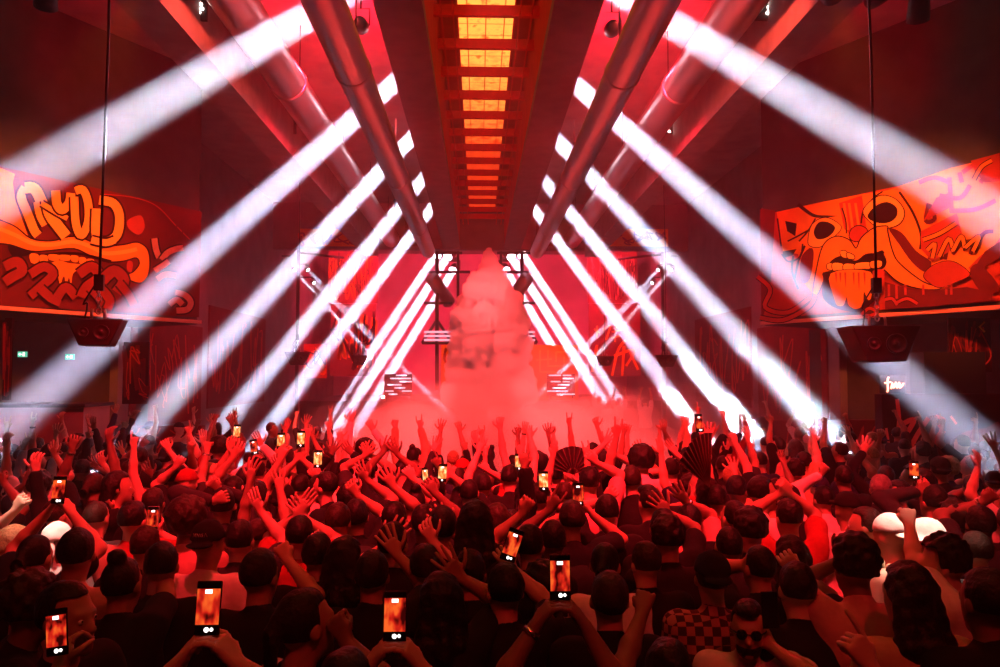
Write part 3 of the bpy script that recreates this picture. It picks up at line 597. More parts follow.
# ------------------------------------------------------------------ smoke
def smoke_mat(name, dens, col, g=.1):
    m = bpy.data.materials.new(name); m.use_nodes = True; nt = m.node_tree; nt.nodes.remove(nt.nodes['Principled BSDF'])
    v = nt.nodes.new('ShaderNodeVolumeScatter'); v.inputs['Density'].default_value = dens; v.inputs['Color'].default_value = (*col, 1); v.inputs['Anisotropy'].default_value = g
    nt.links.new(v.outputs[0], nt.nodes['Material Output'].inputs['Volume']); return m
# ------------------------------------------------------------------ implicit surfaces -> meshes
class Field:
    def __init__(s, lo, hi, h):
        s.h = h; s.lo = np.array(lo, float) - 2 * h
        s.n = (np.ceil((np.array(hi, float) + 2 * h - s.lo) / h)).astype(int) + 1
        s.F = np.full(s.n, 1.0, np.float32)
        s.ax = [(s.lo[i] + h * np.arange(s.n[i])).astype(np.float32) for i in range(3)]
    def sub(s, lo, hi):
        a = np.clip(np.floor((np.array(lo) - s.lo) / s.h).astype(int), 0, s.n); b = np.clip(np.ceil((np.array(hi) - s.lo) / s.h).astype(int) + 1, 0, s.n)
        sl = tuple(slice(int(a[i]), int(b[i])) for i in range(3))
        return sl, s.ax[0][sl[0]][:, None, None], s.ax[1][sl[1]][None, :, None], s.ax[2][sl[2]][None, None, :]
    def mix(s, sl, d, k):
        if d.size == 0: return
        a = s.F[sl]
        if k <= 0: s.F[sl] = np.minimum(a, d); return
        w = np.clip(0.5 + 0.5 * (a - d) / k, 0, 1)
        s.F[sl] = a * (1 - w) + d * w - k * w * (1 - w)
    def cap(s, a, b, ra, rb=None, k=0.02):
        rb = ra if rb is None else rb; a = np.array(a, float); b = np.array(b, float)
        m = max(ra, rb) + k + 2 * s.h
        sl, x, y, z = s.sub(np.minimum(a, b) - m, np.maximum(a, b) + m)
        ab = b - a; L = max(ab @ ab, 1e-9)
        t = np.clip(((x - a[0]) * ab[0] + (y - a[1]) * ab[1] + (z - a[2]) * ab[2]) / L, 0, 1)
        d = np.sqrt((x - a[0] - t * ab[0]) ** 2 + (y - a[1] - t * ab[1]) ** 2 + (z - a[2] - t * ab[2]) ** 2) - (ra + (rb - ra) * t)
        s.mix(sl, d, k)
    def ell(s, c, r, M=None, k=0.02, cut=None, noise=None):
        c = np.array(c, float); m = max(r) + k + 2 * s.h + (noise[0] if noise else 0)
        sl, x, y, z = s.sub(c - m, c + m)
        x = x - c[0]; y = y - c[1]; z = z - c[2]
        if M is not None:                                 # world -> local: transpose of M
            x, y, z = (x * M[0][0] + y * M[1][0] + z * M[2][0], x * M[0][1] + y * M[1][1] + z * M[2][1], x * M[0][2] + y * M[1][2] + z * M[2][2])
        k0 = np.sqrt((x / r[0]) ** 2 + (y / r[1]) ** 2 + (z / r[2]) ** 2); k1 = np.sqrt((x / r[0] ** 2) ** 2 + (y / r[1] ** 2) ** 2 + (z / r[2] ** 2) ** 2)
        d = k0 * (k0 - 1) / np.maximum(k1, 1e-6)
        d = d + 0 * x + 0 * y + 0 * z
        if noise: d = d + noise[0] * (np.sin(x * noise[1] + noise[2]) * np.sin(y * noise[1] + 1.3) + np.sin(z * noise[1] + noise[2] * 2) * np.sin(x * noise[1] * .7 + y * noise[1] * .8)) * .6
        if cut: d = cut(d, x, y, z)
        s.mix(sl, d, k)
    def wrinkle(s, amp, f, ph):
        x, y, z = s.ax[0][:, None, None], s.ax[1][None, :, None], s.ax[2][None, None, :]
        s.F = s.F + (amp * (np.sin(x * f + z * f * .6 + ph) * np.sin(z * f * .5 - y * f * .8 + ph * 2) + .6 * np.sin(y * f * 1.3 + z * f * 1.1 + ph))).astype(np.float32)
    def below(s, z0): s.F = np.maximum(s.F, (z0 - s.ax[2])[None, None, :])
    def mesh(s):
        F = s.F; nx, ny, nz = F.shape; S = F < 0
        c = S[:-1, :-1, :-1].astype(np.int8)
        cnt = sum(S[i:nx - 1 + i, j:ny - 1 + j, k:nz - 1 + k].astype(np.int8) for i in (0, 1) for j in (0, 1) for k in (0, 1))
        act = (cnt > 0) & (cnt < 8)
        I, J, K = np.nonzero(act)
        if len(I) == 0: return np.zeros((0, 3)), np.zeros((0, 4), int)
        idx = np.full(act.shape, -1, np.int64); idx[I, J, K] = np.arange(len(I))
        acc = np.zeros((len(I), 3)); num = np.zeros(len(I))
        corners = [(i, j, k) for i in (0, 1) for j in (0, 1) for k in (0, 1)]
        for a in corners:
            for axis in range(3):
                if a[axis]: continue
                b = list(a); b[axis] = 1
                fa = F[I + a[0], J + a[1], K + a[2]]; fb = F[I + b[0], J + b[1], K + b[2]]
                x = (fa < 0) != (fb < 0)
                t = np.where(x, fa / np.where(fa == fb, 1, fa - fb), 0)
                p = np.array(a, float)[None, :].repeat(len(I), 0); p[:, axis] += t
                acc += p * x[:, None]; num += x
        P = s.lo + s.h * (np.stack([I, J, K], 1) + acc / num[:, None])
        quads = []
        for axis in range(3):
            u, v = (axis + 1) % 3, (axis + 2) % 3
            sh = [slice(1, -1)] * 3; sh[axis] = slice(0, -1); a = S[tuple(sh)]
            sh2 = list(sh); sh2[axis] = slice(1, None); b = S[tuple(sh2)]
            E = np.argwhere(a != b)
            if len(E) == 0: continue
            off = np.array([1, 1, 1]); off[axis] = 0; G = E + off
            fl = a[tuple(E.T)]
            def cell(du, dv):
                q = G.copy(); q[:, u] -= du; q[:, v] -= dv
                return idx[q[:, 0], q[:, 1], q[:, 2]]
            Q = np.stack([cell(1, 1), cell(0, 1), cell(0, 0), cell(1, 0)], 1)
            Q[~fl] = Q[~fl][:, ::-1]
            quads.append(Q)
        return P, np.concatenate(quads)
def np_mesh(name, P, Q, mats, extra=None, mi=None):
    """one mesh from quads (plus the quads of a tube builder)"""
    if extra is not None and extra.v:
        o = len(P); P = np.concatenate([P, np.array(extra.v, float)]) if o else np.array(extra.v, float)
    me = bpy.data.meshes.new(name)
    me.vertices.add(len(P)); me.vertices.foreach_set('co', np.asarray(P, np.float32).ravel())
    loops = [np.asarray(Q).ravel()]; sizes = [np.full(len(Q), 4)]
    if extra is not None and extra.v:
        for f in extra.f: loops.append(np.array(f) + o); sizes.append(np.array([len(f)]))
    loops = np.concatenate(loops).astype(np.int32); sizes = np.concatenate(sizes)
    me.loops.add(len(loops)); me.loops.foreach_set('vertex_index', loops)
    st = np.concatenate([[0], np.cumsum(sizes)[:-1]]).astype(np.int32)
    me.polygons.add(len(sizes)); me.polygons.foreach_set('loop_start', st)
    me.polygons.foreach_set('use_smooth', np.ones(len(sizes), bool))
    for m in (mats if isinstance(mats, (list, tuple)) else [mats]): me.materials.append(m)
    me.update(calc_edges=True); me.validate()
    return me
def part(name, me, parent):
    o = bpy.data.objects.new(name, me); C.objects.link(o); o.parent = parent; return o

# ------------------------------------------------------------------ people
SKIN = [mat('skin_light', (.62, .40, .30), .5, noise=.08, scale=20), mat('skin_tan', (.50, .30, .20), .5, noise=.08, scale=20),
        mat('skin_olive', (.42, .25, .17), .5, noise=.08, scale=20), mat('skin_brown', (.22, .12, .08), .5, noise=.08, scale=20)]
CLOTH = {k: mat('cloth_' + k, c, .9, spec=.15, noise=.15, scale=30, bump=.15) for k, c in dict(
    black=(.012, .012, .014), charcoal=(.035, .035, .04), white=(.75, .73, .72), pink=(.62, .32, .32), red=(.35, .03, .03),
    grey=(.25, .25, .26), navy=(.02, .025, .06), tan=(.5, .36, .22), cream=(.7, .62, .5), denim=(.06, .09, .16)).items()}
def plaid():
    m = mat('cloth_plaid', (.3, .05, .05), .9); nt = m.node_tree; b = nt.nodes['Principled BSDF']
    tc = nt.nodes.new('ShaderNodeTexCoord'); br = nt.nodes.new('ShaderNodeTexChecker'); br.inputs['Scale'].default_value = 24
    br.inputs['Color1'].default_value = (.42, .16, .14, 1); br.inputs['Color2'].default_value = (.05, .015, .015, 1)
    nt.links.new(tc.outputs['Object'], br.inputs['Vector']); nt.links.new(br.outputs['Color'], b.inputs['Base Color'])
    return m
CLOTH['plaid'] = plaid()
HAIRM = {k: mat('hair_' + k, c, .55, spec=.3, noise=.5, scale=45, bump=.5) for k, c in dict(
    black=(.008, .006, .006), brown=(.03, .017, .011), blond=(.42, .28, .13), grey=(.25, .24, .23)).items()}
EYE = mat('eye_white', (.8, .78, .75), .2); PUPIL = mat('eye_dark', (.01, .008, .006), .2); LIP = mat('lips', (.4, .16, .14), .4)
LENS = mat('dark_lens', (.005, .005, .006), .05, spec=.8); STEEL = mat('bracelet_metal', (.7, .65, .6), .25, 1.0)
FINGER = {  # per finger: bend at the three joints (degrees) and sideways spread
    'open': ((8, 12, 8), 11), 'flat': ((4, 5, 4), 3), 'relaxed': ((25, 35, 20), 5), 'fist': ((80, 95, 60), 1), 'hold': ((45, 50, 30), 4), 'point': ((85, 95, 60), 1), 'horns': ((82, 95, 60), 3)}
def hand(tb, F, wrist, d, nrm, side, pose, sc, fine):
    """palm into the body's field, five fingers as tubes rooted in the palm. d along the hand, nrm out of the palm, side = +1 thumb along +lat"""
    d = d.normalized(); nrm = (nrm - d * nrm.dot(d)).normalized(); lat = d.cross(nrm).normalized() * side
    L = .085 * sc
    bend, spr = FINGER[pose]
    for i, o in enumerate((-1.5, -.5, .5, 1.5)):
        F.cap(wrist + lat * (.007 * o * sc), wrist + d * L * (1.0 - .04 * abs(o - .5)) + lat * (.020 * o * sc), .014 * sc, .0125 * sc, .012)
    F.cap(wrist + d * .02 * sc + lat * .015 * sc, wrist + d * .045 * sc + lat * .035 * sc, .015 * sc, .014 * sc, .012)
    lens = (.062, .072, .079, .071); n = 6 if fine else 5
    for i, o in enumerate((-1.5, -.5, .5, 1.5)):       # little, ring, middle, index towards the thumb
        b = list(bend); s = spr
        if pose == 'point' and i == 3: b = (5, 8, 5)
        if pose == 'horns' and i in (0, 3): b = (5, 10, 6)
        fl = lens[i] * sc; p = wrist + d * (L * .82) + lat * (.020 * o * sc)
        a = R(s * o); fd = (d * math.cos(a) + lat * math.sin(a)).normalized()
        pts = [p, p + fd * L * .2]; ang = 0
        for q, (bb, ln) in enumerate(zip(b, (.46, .30, .26))):
            ang += R(bb); dd = fd * math.cos(ang) + nrm * math.sin(ang)
            pts.append(pts[-1] + dd * fl * ln)
        r0 = .0088 * sc
        pts.append(pts[-1] + (pts[-1] - pts[-2]).normalized() * r0 * .5)
        tb.tube(pts, [r0 * 1.1, r0 * 1.1, r0, r0 * .93, r0 * .85, r0 * .4], n)
    closed = pose in ('fist', 'point', 'horns')
    p = wrist + d * .028 * sc + lat * .03 * sc
    if closed:
        q1 = p + (d * .8 + lat * .25 + nrm * .5).normalized() * .042 * sc; q2 = q1 + (d * .25 - lat * .8 + nrm * .45).normalized() * .03 * sc; q3 = q2 + (-lat * .9 + nrm * .1).normalized() * .018 * sc
    elif pose == 'hold':
        q1 = p + (d * .55 + lat * .6 + nrm * .5).normalized() * .042 * sc; q2 = q1 + (d * .7 + lat * .1 + nrm * .6).normalized() * .032 * sc; q3 = q2 + (d * .6 - lat * .2 + nrm * .6).normalized() * .02 * sc
    else:
        q1 = p + (d * .55 + lat * .8 + nrm * .15).normalized() * .042 * sc; q2 = q1 + (d * .72 + lat * .6 + nrm * .15).normalized() * .032 * sc; q3 = q2 + (d * .85 + lat * .4 + nrm * .1).normalized() * .02 * sc
    tb.tube([p, q1, q2, q3], [.0125 * sc, .0105 * sc, .009 * sc, .005 * sc], n)

def reach(sh, tgt, up, fo, pole):
    v = tgt - sh; D = v.length; D2 = min(max(D, .12), (up + fo) * .985); v = v.normalized()
    a = (up * up - fo * fo + D2 * D2) / (2 * D2); h = math.sqrt(max(up * up - a * a, 0))
    pl = (pole - v * pole.dot(v))
    pl = pl.normalized() if pl.length > 1e-4 else Vector((1, 0, 0))
    return sh + v * a + pl * h, sh + v * D2

NP = [0]
def person(x, y, height, yaw, rng, hair='short', hcol='black', hat=None, top='black', cut='tee', skin=0, L=None, R_=None, turn=0.0, nod=0.0, lean=0.0,
           glasses=False, beard=False, fine=1, female=False, bracelet=None, trousers='black', z0=0.0):
    """L / R_: None (arm down) or (world wrist point, hand pose, palm normal in world or None). yaw: degrees to the right of straight-away."""
    NP[0] += 1
    root = empty('person', (x, y, z0), R(-yaw))
    s = height / 1.75; h = {2: .0115, 1: .015, 0: .021}[fine]
    Mi = Matrix.Rotation(R(yaw), 3, 'Z'); base = Vector((x, y, z0))
    loc = lambda w: Mi @ (Vector(w) - base)
    lr = R(lean)
    def J(px, py, pz):
        p = Vector((px, py, pz)) * s
        q = p - Vector((0, 0, .95 * s))
        if q.z > 0:
            q = Matrix.Rotation(-lr, 3, 'X') @ q
        return q + Vector((0, 0, .95 * s))
    sw = .175 if female else .195
    hc = J(0, .03, 1.635)
    HM3 = (Matrix.Rotation(R(-turn), 3, 'Z') @ Matrix.Rotation(R(-nod), 3, 'X'))
    HM = [list(r) for r in HM3]
    H = lambda px, py, pz: hc + HM3 @ (Vector((px, py, pz)) * s)
    arms = []
    for sd, spec in ((-1, L), (1, R_)):
        if spec is None:
            sh = J(sd * sw, -.01, 1.42); tgt = J(sd * (sw + .06), .06 + .1 * rng.random(), .90); pose = 'relaxed'; nrm = Vector((-sd, .1, 0)); pole = Vector((sd * .4, -1, 0)); hd = None
            if rng.random() < .55: tgt = J(sd * (.10 + .08 * rng.random()), .26, 1.10 + .12 * rng.random())
        else:
            tgt = loc(spec[0]); pose = spec[1]; upf = 1 if tgt.z > 1.5 * s else 0
            sh = J(sd * (sw - .02 * upf), .0, 1.42 + .045 * upf)
            pole = Vector((sd * .8, .25, -.6)); nrm = Mi @ Vector(spec[2]) if len(spec) > 2 and spec[2] else Vector((0, 1, 0))
            hd = Mi @ Vector(spec[3]) if len(spec) > 3 else None
        el, wr = reach(sh, tgt, .295 * s, .255 * s, pole)
        fd = (wr - el).normalized()
        if hd is None: hd = (fd + Vector((0, .05, .5 if spec else 0))).normalized() if spec else fd
        arms.append((sh, el, wr, hd, nrm, pose, sd))
    pts = [Vector((-.28, -.2, 0)), Vector((.28, .22, 1.80 * s))] + [p for a in arms for p in (a[1], a[2], a[2] + a[3] * .2 * s)]
    lo = np.min([tuple(p) for p in pts], 0) - .07; hi = np.max([tuple(p) for p in pts], 0) + .07
    lo[2] = 0
    lowlo = .0 if fine < 2 else .0
    B = Field(lo, hi, h)
    # torso and legs
    B.cap(J(-.07, 0, .97), J(.07, 0, .97), .100 * s, k=.03)
    B.cap(J(-.055, .005, 1.14), J(.055, .005, 1.14), (.092 if female else .102) * s, k=.08)
    B.cap(J(-.085, 0, 1.30), J(.085, 0, 1.30), .11 * s, k=.08)
    B.cap(J(-sw + .05, -.01, 1.415), J(sw - .05, -.01, 1.415), .062 * s, k=.07)
    B.cap(J(0, -.005, 1.44), J(0, .02, 1.56), .06 * s, .054 * s, k=.04)
    if female:
        for q in (-1, 1): B.ell(J(q * .075, .09, 1.28), (.065 * s, .06 * s, .065 * s), k=.04)
    for q in (-1, 1):
        hip, kn, an = J(q * .09, 0, .92), Vector((q * .11, .03, .50)) * s, Vector((q * .12, -.01, .09)) * s
        B.cap(hip, kn, .082 * s, .056 * s, .04); B.cap(kn, an, .054 * s, .038 * s, .03)
        B.cap(an + Vector((0, -.03, -.04)) * s, an + Vector((q * .02, .15, -.05)) * s, .042 * s, .035 * s, .03)
    # head
    B.ell(H(0, -.01, .025), (.074 * s, .094 * s, .098 * s), HM, k=.02)
    B.ell(H(0, .035, -.04), (.058 * s, .062 * s, .082 * s), HM, k=.035)
    B.cap(H(0, .088, .0), H(0, .108, -.032), .010 * s, .015 * s, .018)
    B.cap(H(-.03, .078, .022), H(.03, .078, .022), .014 * s, k=.02)
    B.cap(H(-.012, .088, -.066), H(.012, .088, -.066), .010 * s, k=.012)
    B.ell(H(0, .075, -.10), (.026 * s, .022 * s, .02 * s), HM, k=.03)
    for q in (-1, 1): B.ell(H(q * .077, -.005, -.008), (.011 * s, .02 * s, .031 * s), HM, k=.01)
    tb = MB()
    for sh, el, wr, hd, nrm, pose, sd in arms:
        B.cap(sh, el, .055 * s, .040 * s, .05); B.cap(el, el.lerp(wr, .35), .040 * s, .041 * s, .025); B.cap(el.lerp(wr, .35), wr, .041 * s, .026 * s, .02)
        hand(tb, B, wr, hd, nrm, -sd, pose, 1.05 * s, fine == 2)
    P, Q = B.mesh(); tb.smooth = [True] * len(tb.f)
    part('body', np_mesh('body', P, Q, [SKIN[skin], CLOTH['black']], tb), root)
    me = root.children[0].data; pz = np.zeros(len(me.polygons) * 3, np.float32); me.polygons.foreach_get('center', pz); mi = (pz[2::3] < .115).astype(np.int32); me.polygons.foreach_set('material_index', mi)
    # shirt
    hs = max(h, .014)
    T = Field(lo, hi, hs); e = .014
    T.cap(J(-.08, 0, .93), J(.08, 0, .93), (.116 + e) * s, k=.03); T.cap(J(-.075, 0, 1.03), J(.075, 0, 1.03), (.108 + e) * s, k=.05)
    T.cap(J(-.065, .005, 1.14), J(.065, .005, 1.14), (.102 + e) * s, k=.08)
    T.cap(J(-.085, 0, 1.30), J(.085, 0, 1.30), (.112 + e) * s, k=.08)
    if female:
        for q in (-1, 1): T.ell(J(q * .075, .09, 1.28), (.075 * s, .07 * s, .07 * s), k=.04)
    if cut != 'tank':
        T.cap(J(-sw + .05, -.01, 1.41), J(sw - .05, -.01, 1.41), (.064 + e) * s, k=.07)
        T.cap(J(0, -.01, 1.44), J(0, .0, 1.485), .068 * s, .062 * s, k=.03)
    else:
        for q in (-1, 1): T.cap(J(q * .10, -.02, 1.36), J(q * .085, -.01, 1.475), .05 * s, .028 * s, k=.05)
    for sh, el, wr, hd, nrm, pose, sd in arms:
        if cut == 'tee': T.cap(sh, sh.lerp(el, .62), (.055 + e) * s, (.058 + e) * s, .05)
        elif cut == 'long':
            T.cap(sh, el, (.055 + e) * s, (.042 + e) * s, .05); T.cap(el, el.lerp(wr, .9), (.042 + e) * s, (.03 + e) * s, .03)
    T.wrinkle(.0035, 26, rng.random() * 6)
    T.below(.84 * s)
    P, Q = T.mesh(); part('shirt', np_mesh('shirt', P, Q, CLOTH[top]), root)
    # trousers (and shoes): hidden low in the crowd, coarser
    ht = .024 if fine else .032
    T = Field((-.3, -.2, .0), (.3, .3, 1.02 * s), ht)
    T.cap(J(-.075, 0, .95), J(.075, 0, .95), .118 * s, k=.03)
    for q in (-1, 1):
        hip, kn, an = J(q * .09, 0, .90), Vector((q * .11, .03, .50)) * s, Vector((q * .12, -.01, .12)) * s
        T.cap(hip, kn, .095 * s, .075 * s, .04); T.cap(kn, an, .075 * s, .062 * s, .03)
    P, Q = T.mesh(); part('trousers', np_mesh('trousers', P, Q, CLOTH[trousers]), root)
    # hair
    hh = max(h * .9, .0105)
    def fresh(ext=.12, down=.18): return Field(hc - Vector((ext, ext + .02, down)), hc + Vector((ext, ext, .2)), hh)
    ph = rng.random() * 6
    def facecut(low, front=.03, line=.052):
        def f(d, X, Y_, Z):
            d = np.maximum(d, np.minimum(Y_ - front * s, line * s - Z))      # no hair on the face
            return np.maximum(d, low * s - Z)
        return f
    if hair != 'none':
        Fh = fresh(.2 if hair in ('long', 'afro', 'bun', 'curly') else .12, .42 if hair == 'long' else .18)
        if hair == 'short': Fh.ell(H(0, -.014, .032), (.082 * s, .102 * s, .103 * s), HM, 0, facecut(-.055), (.004, 60, ph))
        elif hair == 'buzz': Fh.ell(H(0, -.013, .028), (.078 * s, .097 * s, .10 * s), HM, 0, facecut(-.05))
        elif hair == 'quiff':
            Fh.ell(H(0, -.014, .03), (.079 * s, .10 * s, .10 * s), HM, 0, facecut(-.055)); Fh.ell(H(0, .03, .105), (.062 * s, .075 * s, .04 * s), HM, .02, None, (.005, 50, ph))
        elif hair == 'curly': Fh.ell(H(0, -.016, .042), (.098 * s, .112 * s, .112 * s), HM, 0, facecut(-.07, .03, .05), (.013, 85, ph))
        elif hair == 'afro': Fh.ell(H(0, -.02, .05), (.125 * s, .13 * s, .128 * s), HM, 0, facecut(-.10, .03, .05), (.01, 75, ph))
        elif hair == 'bun':
            Fh.ell(H(0, -.014, .03), (.08 * s, .10 * s, .10 * s), HM, 0, facecut(-.06)); Fh.ell(H(0, -.06, .135), (.042 * s, .042 * s, .038 * s), HM, .012, None, (.005, 90, ph))
        elif hair == 'tail':
            Fh.ell(H(0, -.014, .03), (.08 * s, .10 * s, .10 * s), HM, 0, facecut(-.06)); Fh.cap(H(0, -.10, .05), H(0, -.145, -.02), .025 * s, .034 * s, .02); Fh.cap(H(0, -.145, -.02), H(0, -.13, -.16), .034 * s, .015 * s, .02)
        elif hair == 'long':
            Fh.ell(H(0, -.016, .032), (.088 * s, .106 * s, .106 * s), HM, 0, facecut(-.2))
            for q in (-1, 0, 1):
                Fh.cap(H(q * .06, -.05 - .02 * (q == 0), .02), H(q * .075, -.075 - .03 * (q == 0), -.17), .038 * s, .045 * s, .03); Fh.cap(H(q * .075, -.075 - .03 * (q == 0), -.17), H(q * .06, -.095 - .03 * (q == 0), -.34), .045 * s, .022 * s, .03)
            Fh.wrinkle(.004, 70, ph)
        P, Q = Fh.mesh()
        if len(P): part('hair', np_mesh('hair', P, Q, HAIRM[hcol]), root)
    if beard:
        Fb = fresh(); Fb.ell(H(0, .042, -.07), (.060 * s, .062 * s, .065 * s), HM, 0, lambda d, X, Y_, Z: np.maximum(np.maximum(d, Z - .012 * s), -.02 * s - Y_))
        P, Q = Fb.mesh()
        if len(P): part('beard', np_mesh('beard', P, Q, HAIRM['black']), root)
    if hat:
        kind, col = hat; Fc = fresh(.24)
        Fc.ell(H(0, -.012, .04), (.09 * s, .108 * s, .105 * s), HM, 0, lambda d, X, Y_, Z: np.maximum(d, .0 * s - Z))
        if kind == 'cap': Fc.ell(H(0, .12, .045), (.072 * s, .085 * s, .012 * s), HM, .01)
        elif kind == 'back_cap': Fc.ell(H(0, -.125, .03), (.07 * s, .06 * s, .014 * s), HM, .01)
        elif kind == 'bucket': Fc.ell(H(0, -.01, .03), (.155 * s, .17 * s, .022 * s), HM, .03)
        elif kind == 'bandana': Fc.cap(H(0, -.10, .01), H(.02, -.13, -.06), .025 * s, .012 * s, .015)
        Fc.wrinkle(.0015, 60, ph)
        P, Q = Fc.mesh(); part({'bandana': 'bandana', 'bucket': 'bucket_hat'}.get(kind, 'cap'), np_mesh('cap', P, Q, CLOTH[col]), root)
    if glasses:
        g = MB()
        for q in (-1, 1):
            g.lathe([(.002, -.004), (.024 * s, -.002), (.026 * s, .002), (.002, .005)], 14, Matrix.Translation(H(q * .033, .103, .002)) @ HM3.to_4x4() @ Matrix.Rotation(R(90), 4, 'X'))
            g.tube([H(q * .055, .10, .008), H(q * .082, .05, .008), H(q * .082, -.01, .0)], .004 * s, 5)
        g.tube([H(-.012, .106, .006), H(.012, .106, .006)], .003 * s, 5)
        g.build('sunglasses', LENS, root)
    elif fine == 2 or (fine == 1 and abs((yaw + turn + 180) % 360 - 180) > 50):
        for q in (-1, 1):
            e_ = MB(); M = Matrix.Translation(H(q * .030, .0855, .002)) @ HM3.to_4x4() @ Matrix.Rotation(R(-90), 4, 'X')
            e_.lathe([(.0005, -.011), (.009, -.007), (.0110, 0), (.0085, .006), (.0055, .0082)], 10, M)
            e_.cur = 1; e_.lathe([(.0054, .0083), (.0005, .0098)], 8, M)
            e_.build('eye', [EYE, PUPIL], root)
        m_ = MB(); m_.tube([H(-.022, .094, -.066), H(-.008, .1005, -.063), H(.008, .1005, -.063), H(.022, .094, -.066)], [.003, .0055, .0055, .003], 6); m_.build('mouth', LIP, root)
    if bracelet is not None:
        sh, el, wr, hd, nrm, pose, sd = arms[bracelet]
        b_ = MB(); c0 = wr.lerp(el, .14); b_.tube([c0, wr.lerp(el, .06)], .034 * s, 10); b_.build('bracelet', STEEL, root)
    return root, [(base + Mi.inverted() @ a[2], Mi.inverted() @ a[3]) for a in arms]
def cloud(name, balls, h, m, label, seed=0, k=.10, parent=None, amp=.0):
    lo = np.min([np.array(c) - r for c, r in balls], 0) - .2; hi = np.max([np.array(c) + r for c, r in balls], 0) + .2
    Fd = Field(lo, hi, h)
    for c, r in balls: Fd.cap(c, c, r, k=k)
    if amp:
        x, y, z = Fd.ax[0][:, None, None], Fd.ax[1][None, :, None], Fd.ax[2][None, None, :]
        for f, a in ((5, 1), (11, .55), (23, .3)): Fd.F = (Fd.F + amp * a * (np.sin(x * f + z * f * .5 + seed) * np.sin(y * f * .9 - z * f * .7 + 1) + np.sin(z * f * 1.1 + x * f * .6 + 2 * seed))).astype(np.float32)
    P, Q = Fd.mesh(); o = part(name, np_mesh(name, P, Q, m), parent)
    if label: o['kind'] = 'stuff'; tag(o, label, 'smoke')
    return o
sr = random.Random(11); balls = []; YS = 20.0
prof = [(252, 2), (262, 7), (272, 12), (282, 19), (295, 26), (308, 31), (322, 36), (340, 37), (360, 38), (380, 40), (398, 46)]
for i in range(620):
    t = sr.random() ** .9 * (len(prof) - 1); j = min(int(t), len(prof) - 2); f_ = t - j
    v = prof[j][0] * (1 - f_) + prof[j + 1][0] * f_; rad = (prof[j][1] * (1 - f_) + prof[j + 1][1] * f_) / F * YS
    r = min(rad * .8, .07 + rad * (.06 + .20 * sr.random() ** 1.5)); a = sr.random() * 6.283; q = max(rad - r * (.2 + .6 * sr.random()), 0)
    c = at(489, v, YS); balls.append(((c.x + math.cos(a) * q, YS + math.sin(a) * q, c.z + (sr.random() - .5) * .15), r))
for v, rp in prof: c = at(489, v, YS); balls.append(((c.x, YS, c.z), rp / F * YS * .78))
cloud('smoke_plume', balls, .042, smoke_mat('smoke_dense', 12, (1, .56, .48)), 'towering pink smoke plume rising to a point at the centre of the room', 1, .03, amp=.022)
def bank(n, cx, cy, cz, rx, ry, rz, r0, r1, seed):
    rr = random.Random(seed); out = []
    while len(out) < n:
        p = [rr.uniform(-1, 1) for _ in range(3)]
        if sum(q * q for q in p) < 1: out.append(((cx + p[0] * rx, cy + p[1] * ry, max(cz + p[2] * rz, .3)), rr.uniform(r0, r1)))
    return out
cloud('smoke_bank', bank(80, .35, 16.6, .9, 3.7, 2.6, 1.0, .4, .8, 3), .11, smoke_mat('smoke_mid', .4, (1, .80, .78)), 'dense low bank of pink smoke spreading around the foot of the plume', 3, .5, amp=.05)
cloud('smoke_bank', bank(90, .30, 14.6, .8, 3.7, 3.6, 1.0, .45, .9, 4), .14, smoke_mat('smoke_soft', .20, (1, .82, .80)), 'thin pink smoke drifting over the crowd in front of the plume', 4, .5, amp=.08)
cloud('smoke_bank', bank(60, .5, 17.5, 1.2, 5.2, 5.0, 1.3, .8, 1.2, 5), .18, smoke_mat('smoke_thin', .06, (1, .9, .9)), 'faint outer haze of pink smoke around the foot of the plume', 5, .6, amp=.1)
c = at(722, 424, 14.6); cloud('smoke_jet', bank(26, c.x, c.y, c.z, .75, .6, .45, .18, .4, 6), .06, smoke_mat('smoke_jet_bright', .12, (1, 1, 1), .3), 'small bright white burst of smoke over the crowd right of the plume', 6, .15, amp=.03)
rr = random.Random(9); bl = []
for i in range(50):
    t = rr.uniform(8.2, 11.2); s_ = (t - 6) / 5
    bl.append(((1.95 + .311 * t + rr.uniform(-.5, .5) * s_, 19.1 - .72 * t + rr.uniform(-.5, .5) * s_, 8.6 - .663 * t + rr.uniform(-.4, .4) * s_), rr.uniform(.12, .32)))
cloud('smoke_jet', bl, .06, smoke_mat('smoke_jet_soft', .055, (1, 1, 1), .35), 'grainy white smoke swirling inside the beam low on the right', 9, .12, amp=.04)
cloud('smoke_bank', bank(30, 5.2, 12.5, 2.0, 1.6, 1.5, 1.2, .4, .8, 10), .14, smoke_mat('smoke_drift', .010, (1, .95, .95)), 'faint grey smoke drifting under the far end of the right mural', 10, .4, amp=.08)
